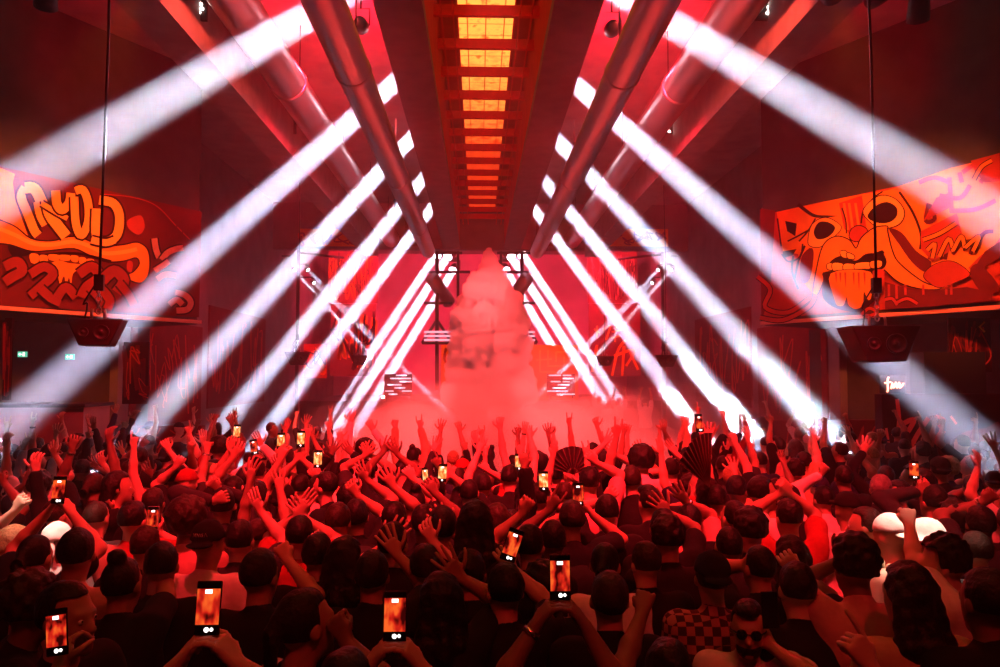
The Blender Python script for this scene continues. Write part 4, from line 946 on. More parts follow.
# ------------------------------------------------------------------ the crowd
import time as _t
crng = random.Random(21)
CROWD = []          # (x, y) of everyone placed
PEOPLE = []         # records for the labels
def depth_of(hv): return 756.0 / (hv - 373.0)
def wrist_at(u, v, Y): return at(u, v, Y) - Vector((0, 0, .085))
def folk(hu, hv, Y=None, hair='short', top='black', cut='tee', yaw=0, L=None, R_=None, note=None, **kw):
    Y = Y or depth_of(hv)
    c = at(hu, hv, Y); hgt = c.z / 1.645 * 1.75; z0 = 0.0
    if hgt > 1.98: z0 = hgt - 1.80; hgt = 1.80              # stands on a riser
    if hgt < 1.5: hgt = 1.5
    rng = random.Random(int(hu * 31 + hv * 7))
    fine = 2 if Y < 4.3 else (1 if Y < 8.5 else 0)
    def arm(a):
        if a is None: return None
        u, v, pose = a[:3]; dY = a[3] if len(a) > 3 else .14
        nrm = a[4] if len(a) > 4 else (rng.uniform(-.5, .5), 1, 0)
        return (wrist_at(u, v, Y + dY), pose, nrm) + ((a[5],) if len(a) > 5 else ())
    kw.setdefault('skin', rng.choice((0, 0, 1, 1, 2, 3))); kw.setdefault('female', hair in ('long', 'bun', 'tail'))
    kw.setdefault('turn', rng.uniform(-18, 18)); kw.setdefault('nod', rng.uniform(-6, 8)); kw.setdefault('lean', rng.uniform(-2, 5))
    y0 = Y - .03
    root, w = person(c.x, y0, hgt, yaw, rng, hair=hair, top=top, cut=cut, L=arm(L), R_=arm(R_), fine=fine, z0=z0, **kw)
    CROWD.append((c.x, y0))
    PEOPLE.append(dict(root=root, x=c.x, y=y0, hair=hair, hcol=kw.get('hcol', 'black'), top=top, cut=cut, yaw=yaw, L=L, R=R_, note=note, hat=kw.get('hat'), z0=z0))
    return root
n_ = None
# far left, by the bar counter
folk(38, 487, hair='curly', top='black', L=(26, 474, 'open'), note='dark curly head and one open hand raised beside the bar counter')
folk(14, 545, Y=4.6, hair='long', hcol='blond', top='white', L=(16, 497, 'fist', .1), note='blond long-haired person in white with a bent fist at the left edge')
folk(36, 556, Y=4.2, hair='tail', top='black', L=(46, 500, 'hold', .2, (.8, .2, -.3), (.6, 0, .8)), R_=(73, 500, 'hold', .2, (-.8, .2, -.3), (-.6, 0, .8)), note='dark-haired person in black holding a phone up in both hands, near the bar counter')
folk(56, 541, Y=4.9, hair='buzz', hcol='grey', hat=('bandana', 'white'), top='grey', note='person in a white head scarf lit by the white beam, beneath two phone-holding hands')
folk(95, 518, Y=5.3, hair='buzz', hcol='brown', top='charcoal', note='close-cropped head right of the white head scarf')
folk(117, 486, Y=6.2, hair='long', top='black', yaw=70, hat=None, R_=(112, 500, 'fist', -.1), note='long-haired woman in profile facing right with a fist at her chin')
folk(135, 519, Y=5.0, hair='short', top='red', R_=(160, 521, 'hold', .15), note='short-haired person in red holding a white phone beside the head')
folk(151, 503, Y=5.9, hair='short', hcol='brown', top='black')
folk(170, 477, Y=6.9, hair='short', top='charcoal', yaw=60, note='short-haired man in charcoal facing right, face edged with white beam light')
folk(140, 458, Y=8.4, hair='short', top='black', L=(141, 440, 'point'), R_=(153, 468, 'open', -.3))
folk(131, 473, Y=7.8, hair='curly', hcol='brown', top='plaid')
folk(92, 488, Y=7.0, hair='short', top='grey', R_=(104, 456, 'relaxed', .2), cut='tee')
folk(80, 470, Y=8.2, hair='short', top='black', R_=(98, 461, 'open'))
folk(112, 470, Y=8.9, hair='short', top='grey', R_=(123, 446, 'open'))
folk(186, 484, Y=6.6, hair='none', hat=('cap', 'red'), top='black', L=(176, 458, 'fist'))
folk(207, 476, Y=7.2, hair='none', hat=('cap', 'tan'), top='black', yaw=55, glasses=True, L=(191, 443, 'point', .1), note='person in tan cap and sunglasses facing right with a finger pointed up in the beam')
folk(225, 487, Y=6.8, hair='short', top='charcoal', L=(207, 443, 'fist', .2), bracelet=0)
folk(186, 523, Y=4.7, hair='afro', hcol='brown', top='pink', note='large round brown hair and pink top behind the black text cap')
folk(222, 505, Y=5.4, hair='short', top='charcoal', cut='long', R_=(220, 479, 'fist', .1), L=(213, 489, 'fist', -.1))
folk(233, 492, Y=6.0, hair='short', top='black', L=(233, 448, 'relaxed', .2), R_=(239, 492, 'relaxed', -.2))
folk(246, 480, Y=7.0, hair='short', top='black', L=(231, 440, 'hold', .1))
folk(258, 472, Y=7.8, hair='bun', top='white', L=(254, 455, 'hold'), R_=(262, 438, 'flat', .1), cut='long', note='person in white long sleeves with one arm bent high into the beam')
folk(254, 498, Y=5.6, hair='long', hcol='black', top='black')
folk(272, 482, Y=6.9, hair='short', top='black', R_=(281, 460, 'relaxed', .2))
folk(284, 500, Y=5.9, hair='short', top='black', hat=('back_cap', 'black'), L=(281, 449, 'hold'))
folk(300, 487, Y=6.9, hair='short', top='black', L=(296, 452, 'hold'), R_=(303, 451, 'hold'))
folk(318, 488, Y=6.7, hair='short', hcol='brown', top='cream', R_=(318, 470, 'hold', .15))
folk(328, 486, Y=6.3, hair='short', top='black', yaw=-75, cut='long', note='short-haired man in black long sleeves in profile facing left, left of the plume')
folk(300, 535, Y=4.6, hair='short', top='red', L=(299, 500, 'flat', .2, (.2, 1, 0)), R_=(306, 506, 'flat', .2), note='person in red with two flat hands pressed together overhead')
# middle, in front of the plume
folk(346, 470, Y=7.6, hair='short', top='black', cut='long', L=(331, 446, 'open'), R_=(352, 446, 'relaxed'))
folk(366, 474, Y=7.3, hair='short', top='charcoal', L=(364, 448, 'open', .1), R_=(371, 447, 'relaxed'))
folk(386, 480, Y=7.0, hair='short', top='black', L=(383, 444, 'open'), R_=(398, 446, 'open', .1))
folk(350, 500, Y=5.8, hair='curly', top='black', R_=(368, 470, 'open'))
folk(337, 522, Y=4.9, hair='short', hcol='brown', top='charcoal')
folk(356, 516, Y=5.2, hair='short', top='black', R_=(358, 484, 'hold', .2))
folk(394, 520, Y=5.0, hair='short', top='black', R_=(394, 475, 'open', .2))
folk(414, 505, Y=5.6, hair='bun', top='black', R_=(413, 468, 'fist', .2), note='person in black, hair in a bun, fist held straight up in front of the plume')
folk(425, 522, Y=4.9, hair='short', top='black', R_=(436, 482, 'hold', .2))
folk(437, 490, Y=6.6, hair='short', top='black', R_=(440, 458, 'point'))
folk(463, 470, Y=8.0, hair='none', hat=('cap', 'red'), top='navy', note='person in red cap and navy top, straight below the left edge of the plume')
folk(469, 493, Y=6.4, hair='short', top='black', L=(447, 468, 'hold', .2), R_=(452, 466, 'hold', .2))
folk(483, 486, Y=6.9, hair='short', top='red', L=(480, 438, 'open', .2), R_=(488, 462, 'fist', .1), note='person in red with a wide open hand high against the smoke')
folk(475, 524, Y=4.3, hair='long', top='black', note='very long dark hair seen from behind at the centre of the crowd', turn=0)
folk(441, 528, Y=4.4, hair='short', top='black', R_=(449, 517, 'open', .25))
folk(392, 545, Y=4.2, hair='short', top='black', L=(388, 530, 'open', .25))
folk(510, 478, Y=6.9, hair='short', top='black')
folk(526, 478, Y=7.1, hair='short', top='black', L=(515, 473, 'hold', .15), R_=(524, 472, 'hold', .15))
folk(527, 494, Y=6.0, hair='long', top='black')
folk(541, 498, Y=5.9, hair='short', top='charcoal', L=(540, 492, 'hold', .15), R_=(549, 492, 'hold', .15))
folk(555, 475, Y=7.2, hair='short', top='black', R_=(572, 470, 'fist', .15), note='short-haired person in black holding an open dark fan')
folk(590, 482, Y=6.2, hair='short', top='pink', R_=(596, 453, 'fist', .1), note='person in pink tee punching a fist up right of the dark open fan')
folk(612, 468, Y=7.7, hair='short', top='black', L=(605, 436, 'open', .1), R_=(615, 447, 'relaxed', .1))
folk(643, 462, Y=7.2, hair='afro', top='white', note='person with a big round afro and white top right of the plume')
folk(632, 472, Y=8.2, hair='short', top='black', R_=(642, 446, 'open'))
folk(650, 503, Y=5.5, hair='quiff', top='black')
folk(607, 512, Y=5.2, hair='short', top='black', L=(605, 488, 'fist', .1))
folk(572, 520, Y=4.8, hair='short', hcol='brown', top='black', L=(563, 503, 'hold', .2, (.8, .2, -.3), (.6, 0, .8)), R_=(593, 503, 'hold', .2, (-.8, .2, -.3), (-.6, 0, .8)), note='person in black filming with a phone in both hands below the dark open fan')
folk(530, 545, Y=4.3, hair='short', top='black', L=(522, 500, 'fist', .2))
folk(553, 540, Y=4.5, hair='short', top='charcoal', L=(549, 497, 'horns', .2))
# right of the plume
folk(672, 470, Y=7.4, hair='short', top='black', L=(664, 462, 'open', .1), R_=(676, 446, 'flat', .2))
folk(706, 492, Y=5.9, hair='long', top='black', L=(690, 492, 'hold', .1), note='long-haired person in black beneath the big closed black fan')
folk(716, 500, Y=5.8, hair='short', top='red', L=(700, 437, 'hold', .5), note='person in red stretching one long arm up with a phone')
folk(724, 466, Y=8.3, hair='short', top='black')
folk(737, 472, Y=7.9, hair='short', hcol='brown', top='charcoal', R_=(748, 433, 'open', .1))
folk(735, 490, Y=6.1, hair='short', top='white', yaw=40, note='dark-haired man in white turned right, left of another man in white')
folk(756, 492, Y=5.6, hair='short', top='white', yaw=75, skin=1, note='dark-haired man in white tee shown in profile facing right')
folk(775, 500, Y=6.2, hair='short', top='tan', L=(727, 447, 'open', .5), note='person in tan leaning one long arm far left toward the smoke')
folk(790, 500, Y=5.7, hair='short', top='black')
folk(788, 517, Y=4.9, hair='short', top='red', L=(779, 482, 'fist', .15), R_=(789, 481, 'fist', .15), cut='tee', note='person in red with both hands clasped overhead in the beam')
folk(733, 517, Y=5.0, hair='buzz', top='black')
folk(751, 530, Y=4.5, hair='curly', top='black')
folk(690, 522, Y=5.0, hair='short', top='pink', R_=(686, 490, 'open', .1), note='person in pink with an open hand and dark wristband under the black fan', bracelet=1)
folk(664, 528, Y=4.6, hair='short', top='black', R_=(667, 500, 'open'))
folk(826, 500, Y=6.2, hair='short', top='white', cut='long', L=(820, 465, 'fist', .1), bracelet=0, note='person in white sleeves with a braceleted fist glowing in the right beam')
folk(848, 510, Y=5.3, hair='none', hat=('cap', 'black'), top='white', note='person in plain black cap beside the bald beam-lit man')
folk(875, 489, Y=5.9, hair='buzz', hcol='grey', top='black', yaw=50, note='bald man in black facing right, bathed in the grey right beam')
folk(846, 478, Y=7.0, hair='short', top='black')
folk(888, 478, Y=7.2, hair='short', top='black', cut='long', L=(863, 444, 'open', .1), note='person in black with a tattooed arm stretched to the white smoke')
folk(906, 493, Y=6.2, hair='short', top='black', yaw=-85, beard=True, R_=(914, 478, 'hold', .1))
folk(926, 482, Y=6.6, hair='long', top='black', note='long dark-haired person behind the man filming under the right mural')
folk(942, 470, Y=7.2, hair='short', hat=('back_cap', 'black'), top='black', cut='long')
folk(938, 502, Y=5.4, hair='short', top='charcoal', cut='long', L=(917, 480, 'fist', .1))
folk(958, 520, Y=4.9, hair='curly', top='black', note='curly-haired person in black left of the braceleted fist at the right edge')
folk(985, 525, Y=4.7, hair='short', top='charcoal', L=(982, 490, 'fist', .1), bracelet=0, note='person in charcoal with a braceleted fist raised at the right edge')
folk(975, 488, Y=6.6, hair='short', top='black', L=(972, 478, 'relaxed'), R_=(982, 476, 'open'))
folk(873, 525, Y=4.8, hair='short', hcol='brown', top='tan', yaw=-60)
folk(897, 536, Y=4.4, hair='none', hat=('bandana', 'white'), top='tan', cut='tank', yaw=-30, note='person in tan tank top with a bright white head scarf')
folk(932, 540, Y=4.3, hair='short', hat=('bucket', 'white'), top='tan', yaw=-70, note='person in a bright white bucket hat facing left')
folk(957, 562, Y=3.7, hair='curly', top='white', yaw=-55, L=(909, 510, 'fist', .3), note='curly-haired man in white tee with one long arm and fist raised')
# nearest rows
folk(205, 545, Y=4.2, hair='none', hat=('back_cap', 'black'), top='white', note='person in white tee and black cap with worn lettering')
folk(76, 553, Y=3.9, hair='short', top='pink', note='dark-haired person in pink top, two rows in front of the bar counter')
folk(118, 585, Y=3.5, hair='bun', top='black', R_=(166, 537, 'hold', .7), note='person in black, hair in a bun, one arm bent up to a white phone')
folk(160, 566, Y=3.9, hair='short', top='black')
folk(142, 548, Y=4.4, hair='short', hcol='brown', top='black')
folk(20, 605, Y=3.1, hair='curly', hcol='brown', top='black', yaw=60, note='curly brown-haired person low at the left edge, facing right')
folk(65, 612, Y=2.9, hair='short', top='black', yaw=110, R_=(60, 645, 'hold', -.2), note='person low at the left turned toward the camera, checking a phone')
folk(260, 575, Y=3.6, hair='short', hcol='brown', top='black', R_=(288, 545, 'fist', .4))
folk(295, 622, Y=2.75, hair='tail', top='black', cut='tank', yaw=55, note='dark-haired woman in black tank top, bare shoulders, nearest of the left half')
folk(240, 540, Y=4.5, hair='short', top='charcoal', R_=(262, 500, 'flat', .3))
folk(318, 555, Y=4.1, hair='short', top='black', cut='long', R_=(322, 535, 'fist', .2))
folk(345, 560, Y=4.0, hair='long', top='charcoal')
folk(372, 575, Y=3.7, hair='short', top='black', R_=(398, 540, 'open', .3))
folk(345, 690, Y=2.35, hair='short', top='black', R_=(347, 618, 'fist', .35), note='person at the bottom edge whose dark red fist rises left of a phone')
folk(425, 565, Y=4.0, hair='short', hcol='brown', top='black', R_=(434, 528, 'relaxed', .3))
folk(440, 600, Y=3.3, hair='long', top='black', R_=(461, 560, 'open', .15), note='long-haired person in black with an open hand right of the nearest centre phone')
folk(470, 573, Y=3.8, hair='short', top='black', cut='long')
folk(505, 590, Y=3.4, hair='short', top='black', R_=(512, 552, 'hold', .3))
folk(545, 590, Y=3.9, hair='afro', top='black', note='dark round hair directly in front of the phone at the centre')
folk(607, 566, Y=4.0, hair='tail', top='white', note='ponytailed person in white right of the phone at the centre')
folk(645, 562, Y=4.1, hair='short', hcol='brown', top='black')
folk(668, 538, Y=4.4, hair='curly', top='black')
folk(668, 672, Y=2.6, hair='short', top='black', L=(643, 585, 'fist', .45), note='person at the bottom edge with a strong bare forearm and fist, right of centre')
folk(711, 576, Y=3.7, hair='short', hcol='brown', hat=('back_cap', 'black'), top='plaid', note='man in a checked shirt and backward cap')
folk(728, 545, Y=4.4, hair='buzz', top='charcoal')
folk(762, 568, Y=3.9, hair='buzz', top='black', L=(752, 548, 'fist', .1))
folk(745, 620, Y=3.4, hair='quiff', top='white', yaw=198, glasses=True, beard=True, skin=1, turn=0, nod=2, L=(772, 628, 'hold', -.15), note='bearded man in sunglasses and white tee facing the camera')
folk(800, 590, Y=3.4, hair='short', top='black', R_=(795, 555, 'fist', .2))
folk(790, 556, Y=4.2, hair='long', top='black')
folk(858, 566, Y=3.4, hair='curly', top='pink', L=(838, 545, 'relaxed', .2), note='dark curly-haired person in a pinkish jersey with a dark arc across the back')
folk(915, 596, Y=3.0, hair='long', top='tan', note='very long dark hair over a tan top, nearest at the lower right')
folk(985, 600, Y=2.9, hair='short', top='black', cut='long', note='broad person in black filling the lower right corner')
folk(840, 720, Y=2.05, hair='short', top='black', R_=(869, 640, 'point', .22), note='person below the frame with a pointing hand before the pinkish jersey')
folk(980, 552, Y=4.3, hair='short', hcol='brown', top='charcoal')
# the people whose raised phones stand nearest (heads below the frame)
folk(208, 735, Y=2.05, hair='short', top='black', L=(179, 636, 'hold', .2, (.8, .2, -.3), (.6, 0, .8)), R_=(238, 636, 'hold', .2, (-.8, .2, -.3), (-.6, 0, .8)), note='person below the frame holding up the phone at lower left')
folk(395, 735, Y=2.12, hair='short', top='black', L=(368, 642, 'hold', .28, (.8, .2, -.3), (.6, 0, .8)), R_=(422, 642, 'hold', .28, (-.8, .2, -.3), (-.6, 0, .8)), note='person below the frame holding up the phone left of centre')
folk(560, 720, Y=2.3, hair='bun', top='black', L=(535, 602, 'hold', .3, (.8, .2, -.3), (.6, 0, .8)), R_=(585, 602, 'hold', .3, (-.8, .2, -.3), (-.6, 0, .8)), bracelet=0, note='person below the frame holding up the phone at the centre')
for hu, hv, a in ((590, 403, 0), (600, 400, 1), (609, 404, 0), (619, 401, 1), (632, 404, 0), (645, 402, 1)):
    folk(hu, hv, Y=23.5 + (hu % 7) * .2, top='white' if hu % 2 else 'grey', L=(hu - 4, hv - 14, 'open') if a else None, R_=(hu + 5, hv - 16, 'fist') if a and hu % 2 else None)
for hu, hv, a in ((12, 452, 0), (36, 446, 1), (62, 450, 0), (88, 446, 0), (905, 447, 0), (930, 450, 1), (958, 446, 0), (985, 449, 0)):
    folk(hu, hv, Y=10.4 + (hu % 5) * .15, top='black', L=(hu - 8, hv - 10, 'open') if a else None)
N_HAND = len(PEOPLE)

# everyone between them
def free(x, y, d): return all((x - a) ** 2 + (y - b) ** 2 > d * d for a, b in CROWD)
tops = ['black'] * 12 + ['charcoal'] * 4 + ['white', 'red', 'pink', 'grey', 'navy', 'navy', 'tan']
hairs = ['short'] * 6 + ['quiff', 'curly', 'curly', 'buzz', 'long', 'long', 'bun', 'tail', 'afro']
tries = 0; made = 0
while made < NFILL and tries < 9000:
    tries += 1
    Y = 3.0 + 7.4 * crng.random() ** .85
    if crng.random() < .10: Y = crng.uniform(10, 14.5)
    side = crng.random()
    xm = min(.70 * Y + .3, 8.6 if Y < 11 else 7.4)
    x = crng.uniform(-xm, xm) - .1
    if not free(x, Y, .46 if Y < 7 else .52): continue
    if abs(x - .3) > .25 * Y and Y > 7.6 and side < .8: continue
    if x < -6.9 and 11.5 < Y < 14.5: continue
    if x > 7.6 and Y > 12.8: continue
    if Y > 8.8 + 1.2 * crng.random() and abs(x - .3) < .25 * Y: continue
    r_ = crng.random(); hgt = crng.gauss(1.71, .07); hgt = min(max(hgt, 1.56), 1.86)
    def up(sd, reachz=None):
        return (x + sd * crng.uniform(.06, .30), Y + crng.uniform(.02, .30), hgt + crng.uniform(.10, .42))
    L = R_ = None; poses = ['open', 'open', 'fist', 'point', 'relaxed', 'relaxed', 'flat', 'horns', 'hold']
    near = Y < 5.2 or (abs(x - .3) > .3 * Y and Y > 6)
    if Y < 4.3: r_ = 1.0
    if r_ < (.12 if near else .42): L = (up(-1), crng.choice(poses), (crng.uniform(-.6, .6), 1, 0)); R_ = (up(1), crng.choice(poses), (crng.uniform(-.6, .6), 1, 0))
    elif r_ < (.30 if near else .62): R_ = (up(1), crng.choice(poses), (crng.uniform(-.6, .6), 1, 0))
    elif r_ < (.45 if near else .80): L = (up(-1), crng.choice(poses), (crng.uniform(-.6, .6), 1, 0))
    hair = crng.choice(hairs); top = crng.choice(tops); cut = crng.choice(['tee', 'tee', 'tee', 'long', 'tank']); hat = None
    if crng.random() < .08: hat = (crng.choice(['cap', 'back_cap']), crng.choice(['black', 'red', 'white', 'navy'])); hair = 'none' if hat[0] == 'cap' else 'short'
    if Y < 4.3: top = crng.choice(['black', 'black', 'charcoal', 'navy']); cut = crng.choice(['tee', 'tee', 'long'])
    yaw = crng.gauss(0, 22) if crng.random() < .85 else crng.uniform(-110, 110)
    yaw += -x * 2.0
    hcol = crng.choice(['black', 'black', 'black', 'brown', 'brown', 'blond'] if hair != 'afro' else ['black'])
    root, w = person(x, Y, hgt, yaw, crng, hair=hair, hcol=hcol, top=top, cut=cut, hat=hat, skin=crng.choice((0, 0, 1, 1, 2, 3)), L=L, R_=R_, turn=crng.uniform(-25, 25), nod=crng.uniform(-8, 8), lean=crng.uniform(-2, 6),
                     fine=2 if Y < 4.3 else (1 if Y < 8.5 else 0), female=hair in ('long', 'bun', 'tail'), bracelet=(0 if L and crng.random() < .2 else None))
    CROWD.append((x, Y)); made += 1
    PEOPLE.append(dict(root=root, x=x, y=Y, hair=hair, hcol=hcol, top=top, cut=cut, yaw=yaw, L=L, R=R_, note=None, hat=hat, z0=0))
# labels: look first, then the place in the row
HN = dict(short='short {} hair', quiff='swept-up {} hair', curly='curly {} hair', buzz='cropped {} hair', long='long {} hair', bun='{} hair bun', tail='{} ponytail', afro='round {} afro', none='')
TN = dict(tee='tee', long='long sleeves', tank='tank top')
def nth(k):
    ones = ['', 'first', 'second', 'third', 'fourth', 'fifth', 'sixth', 'seventh', 'eighth', 'ninth', 'tenth', 'eleventh', 'twelfth', 'thirteenth', 'fourteenth', 'fifteenth', 'sixteenth', 'seventeenth', 'eighteenth', 'nineteenth', 'twentieth']
    return ones[k] if k <= 20 else 'twenty-' + ones[k - 20]
PEOPLE.sort(key=lambda p: p['y']); ROWN = 18
for r0 in range(0, len(PEOPLE), ROWN):
    row = sorted(PEOPLE[r0:r0 + ROWN], key=lambda p: (p['x'] + .13) / p['y'])
    for i, p in enumerate(row):
        o = p['root']; o['category'] = 'person'; o['group'] = 'people in the crowd'
        if p['note']: o['label'] = p['note']; continue
        h = (p['top'] if p['top'] != 'plaid' else 'checked') + ' ' + TN[p['cut']]
        hd = (p['hat'][1] + ' cap') if p['hat'] else HN[p['hair']].format(p['hcol'])
        arms = 'both arms up' if p['L'] and p['R'] else ('left arm up' if p['L'] else ('right arm up' if p['R'] else 'arms down'))
        o['label'] = 'person, %s, %s, %s, %s from left in row %s' % (h, hd, arms, nth(i + 1), nth(r0 // ROWN + 1))
# ------------------------------------------------------------------ phones, fans and prints
PB = mat('phone_black', (.01, .01, .012), .25, .2); PW = mat('phone_silver', (.6, .58, .58), .3, .6)
S_R = mat('screen_red', (.5, .03, .02), .3, emit=(1, .03, .015), estr=.9); S_O = mat('screen_orange', (.8, .2, .04), .3, emit=(1, .17, .03), estr=1.5)
S_Y = mat('screen_amber', (.9, .5, .2), .3, emit=(1, .42, .14), estr=2.0); S_W = mat('screen_white', (.9, .9, .9), .3, emit=(1, .92, .88), estr=2.4); S_K = mat('screen_black', (.004, .003, .003), .15)
def picture(name, cols, st, sc):
    m = bpy.data.materials.new(name); m.use_nodes = True; nt = m.node_tree; b = nt.nodes['Principled BSDF']; b.inputs['Base Color'].default_value = (.01, .005, .005, 1); b.inputs['Roughness'].default_value = .2
    tc = nt.nodes.new('ShaderNodeTexCoord'); mp = nt.nodes.new('ShaderNodeMapping'); mp.inputs['Scale'].default_value = (1.0, 1, .55); n = nt.nodes.new('ShaderNodeTexNoise'); n.inputs['Scale'].default_value = sc; n.inputs['Detail'].default_value = 2
    oi = nt.nodes.new('ShaderNodeObjectInfo'); ad = nt.nodes.new('ShaderNodeVectorMath'); nt.links.new(tc.outputs['Object'], ad.inputs[0]); nt.links.new(oi.outputs['Location'], ad.inputs[1])
    r = nt.nodes.new('ShaderNodeValToRGB'); e_ = r.color_ramp.elements; e_[0].position = .38; e_[1].position = .62; e_[0].color = (*cols[0], 1); e_[1].color = (*cols[2], 1); k = e_.new(.5); k.color = (*cols[1], 1)
    nt.links.new(ad.outputs[0], mp.inputs['Vector']); nt.links.new(mp.outputs['Vector'], n.inputs['Vector']); nt.links.new(n.outputs['Fac'], r.inputs['Fac']); nt.links.new(r.outputs['Color'], b.inputs['Emission Color']); b.inputs['Emission Strength'].default_value = st
    return m
S_PIC = picture('screen_picture_red', ((.04, .001, .001), (.7, .018, .008), (1, .13, .02)), 1.0, 28)
S_PICA = picture('screen_picture_amber', ((.7, .06, .01), (1, .25, .05), (1, .6, .25)), 1.5, 40)
def phone(u, v, Y, label, tilt=0, style='big', back=False, w=.076, h=.158, yaw=0):
    c = at(u, v, Y); e = empty('phone', c); e.rotation_euler = (R(-8), R(tilt), R(yaw))
    b = MB(); b.box((-w / 2, -.004, -h / 2), (w / 2, .004, h / 2)); o = b.build('body', PW if style == 'white' else PB, e)
    bv = o.modifiers.new('bevel', 'BEVEL'); bv.width = .0035; bv.segments = 2
    y = -.0046 if not back else .0046
    def quad(b, x0, z0, x1, z1, m, k=0): b.cur = m; yy = y - .0004 * k * (1 if not back else -1); q = [(x0 * w, yy, z0 * h), (x1 * w, yy, z0 * h), (x1 * w, yy, z1 * h), (x0 * w, yy, z1 * h)]; b.add(q, [(0, 1, 2, 3) if not back else (3, 2, 1, 0)])
    b = MB(); quad(b, -.46, -.48, .46, .48, 4)
    rr = random.Random(int(u * 7 + v))
    quad(b, -.46, -.30, .46, .36, 2 if style == 'amber' else 1, 1)
    quad(b, -.14, .27, .14, .345, 3, 3.6)
    b.build('screen', [S_R, S_PIC, S_PICA, S_W, S_K], e)
    b = MB(); M = Matrix.Translation((0, y - .0022, -.39 * h)) @ Matrix.Rotation(R(90), 4, 'X'); b.lathe([(.0075, -.0004), (.0075, .0004)], 14, M); b.build('shutter_button', S_W, e)
    b = MB(); M = Matrix.Translation((.2 * w, y - .0022, -.385 * h)) @ Matrix.Rotation(R(90), 4, 'X'); b.lathe([(.0055, -.0004), (.0055, .0004)], 12, M)
    if style == 'big': b.build('thumbnail', S_W, e)
    b = MB()
    if not back:
        for q in (-1, 1): b.lathe([(.008, -.001), (.009, .001)], 10, Matrix.Translation((-.25 * w, .005, .36 * h + .02 * q * .5)) @ Matrix.Rotation(R(90), 4, 'X'))
        b.build('camera_lens', LENS, e)
    tag(e, label, 'phone', 'phones held up in the crowd'); return e
phone(208.5, 608, 2.26, 'large phone with an orange screen held up at lower left, nearest the camera')
phone(395, 616, 2.42, 'large phone with a red and black screen held up left of centre at the bottom')
phone(560, 577, 2.62, 'phone with a bright red screen held up in the middle of the near rows')
phone(578, 494, 4.92, 'phone with a plain red screen just below the open dark fan')
phone(519, 462, 7.05, 'phone with a glowing amber screen raised below the foot of the plume', style='amber')
phone(543.5, 481, 5.85, 'phone with a small amber screen right of and below the highest amber phone', style='amber')
phone(442.5, 473, 6.4, 'phone glowing amber between two hands left of the centre', style='amber', tilt=3)
phone(425, 476, 6.9, 'thin phone edge glowing amber left of the centre', style='amber', yaw=50)
phone(318, 459, 6.5, 'phone glowing amber over the left crowd beside a dark folded fan', style='amber')
phone(301, 439, 7.0, 'phone glowing orange, rightmost of the pair held highest on the left', style='amber')
phone(281, 441, 7.1, 'phone glowing orange, leftmost of the pair held highest on the left', style='amber')
phone(254, 447, 7.6, 'phone with a dim red screen beside the bent white sleeve', tilt=-12)
phone(237, 432, 7.9, 'phone with a flaring orange light left of the bent white sleeve', style='amber')
phone(59, 490, 4.35, 'dark red phone held in both hands by the bar counter')
phone(153, 519, 4.7, 'white-edged dark phone held beside a short-haired head on the left', style='white')
phone(57, 632, 2.62, 'phone showing a dim red picture low at the left edge', tilt=-8)
phone(512, 545, 3.55, 'phone with an orange screen tilted in one hand left of the centre phone', tilt=20)
phone(699, 423, 6.25, 'small phone at the top of a long raised arm right of the plume', yaw=20)
phone(914, 470, 6.2, 'small dim phone held by a bearded man under the right mural', yaw=-30)
phone(770, 610, 3.25, 'dark phone held by the man in sunglasses facing the camera', back=True)
FANC = mat('fan_cloth', (.02, .008, .01), .7); FANR = mat('fan_rib', (.09, .02, .02), .4)
def fan(u, v, Y, rad, a0, a1, n, label, rz=0, rx=0):
    e = empty('hand_fan', at(u, v, Y)); e.rotation_euler = (R(rx), 0, R(rz))
    lf = MB(); vs = []; m = n * 2
    for i in range(m + 1):
        a = R(a0 + (a1 - a0) * i / m); yy = .012 * (i % 2)
        for rr_ in (.22 * rad, rad): vs.append((rr_ * math.cos(a), yy - .002, rr_ * math.sin(a)))
        for rr_ in (.22 * rad, rad): vs.append((rr_ * math.cos(a), yy + .002, rr_ * math.sin(a)))
    fs = []
    for i in range(m):
        p, q = i * 4, i * 4 + 4
        fs += [(p, p + 1, q + 1, q), (p + 2, q + 2, q + 3, p + 3), (p + 1, p + 3, q + 3, q + 1), (p, q, q + 2, p + 2)]
    lf.add(vs, fs); lf.build('leaf', FANC, e)
    for i in range(0, m + 1, 2):
        a = R(a0 + (a1 - a0) * i / m); b = MB(); b.tube([(0, -.004, 0), (rad * math.cos(a), -.006, rad * math.sin(a))], .0045, 5); b.build('rib', FANR, e)
    tag(e, label, 'fan', 'hand fans in the crowd')
fan(573, 474, 7.1, .27, 20, 165, 11, 'open dark pleated fan with fine ribs right of the plume')
fan(709, 487, 5.6, .42, 84, 150, 9, 'big black half-open fan rising like a sail right of the plume', rz=38)
fan(331, 458, 6.6, .17, 150, 163, 2, 'dark folded fan pointing left beside an amber phone')
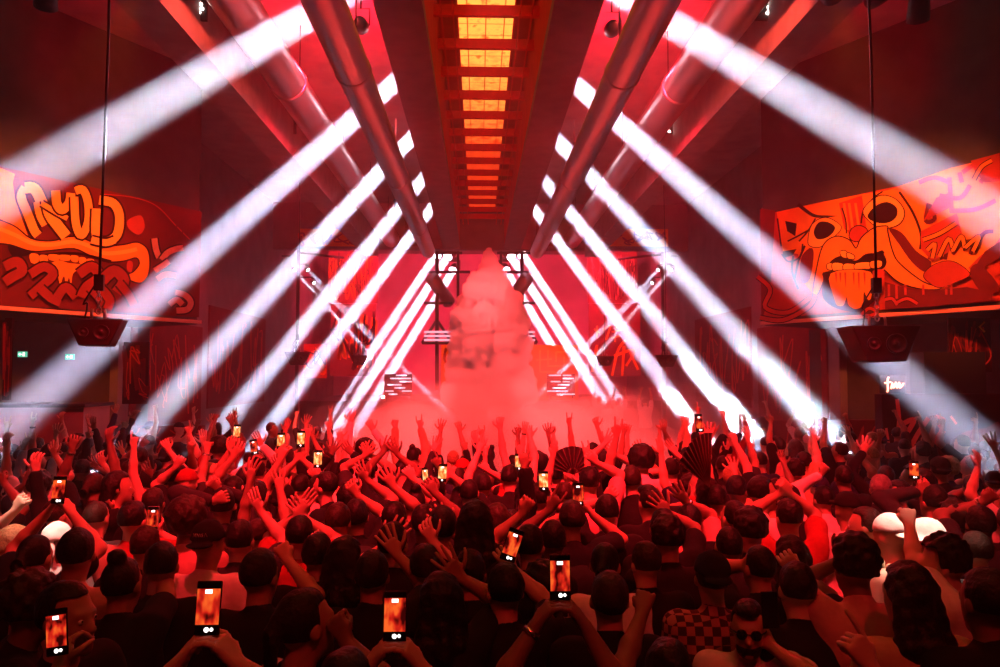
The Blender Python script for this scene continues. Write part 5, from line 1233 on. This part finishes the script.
# prints on clothing
def find(txt): return next(p['root'] for p in PEOPLE if p['note'] and txt in p['note'])
r_ = find('cap with worn lettering') if any(p['note'] and 'cap with worn lettering' in p['note'] for p in PEOPLE) else find('black cap with worn')
hc_ = [c for c in r_.children if c.name.startswith('hair') or c.name.startswith('cap')][0]
ys = np.array([v.co[:] for v in hc_.data.vertices]); zc = ys[:, 2].max() - .075; near = ys[np.abs(ys[:, 2] - zc) < .03]; yb = near[:, 1].min()
b = MB(); k_ = .016
for i, st in enumerate(([(0, 0), (.1, 1), (.8, 0), (.9, 1)], [(1.3, 0), (1.4, 1), (2.1, 0), (2.2, 1)], [(3.4, .9), (2.7, .8), (2.6, .1), (3.3, .1), (3.4, .5), (3.0, .5)], [(3.8, 0), (4.3, 1), (4.8, 0)])):
    xc = [((q[0] - 2.4) * k_, q[1] * k_ * 1.2) for q in st]
    b.tube([(x, yb + 3.2 * x * x - .006, zc + z) for x, z in xc], .0022, 5)
b.build('lettering', mat('print_grey', (.55, .4, .4), .8), r_)
r_ = find('pinkish jersey with a dark arc'); sh_ = [c for c in r_.children if c.name.startswith('shirt')][0]
co = np.array([v.co[:] for v in sh_.data.vertices])
b = MB(); pts = []
for t in np.linspace(-1, 1, 13):
    x, z = .155 * t, 1.27 - .10 * t * t
    sel = co[(np.abs(co[:, 0] - x) < .03) & (np.abs(co[:, 2] - z) < .03)]
    pts.append((x, (sel[:, 1].min() if len(sel) else -.12) - .002, z))
b.tube(pts, [.004] + [.03] * 11 + [.004], 8, flat=.2)
b.build('back_print', CLOTH['black'], r_)
scene.view_settings.view_transform = 'Standard'; scene.view_settings.look = 'None'; scene.view_settings.gamma = 1; scene.view_settings.use_curve_mapping = False
scene.view_settings.exposure = EXPO
cy = scene.cycles
cy.volume_bounces = 3; cy.max_bounces = 5; cy.diffuse_bounces = 2; cy.glossy_bounces = 2; cy.transmission_bounces = 2; cy.transparent_max_bounces = 8
cy.use_denoising = True; cy.sample_clamp_indirect = 4
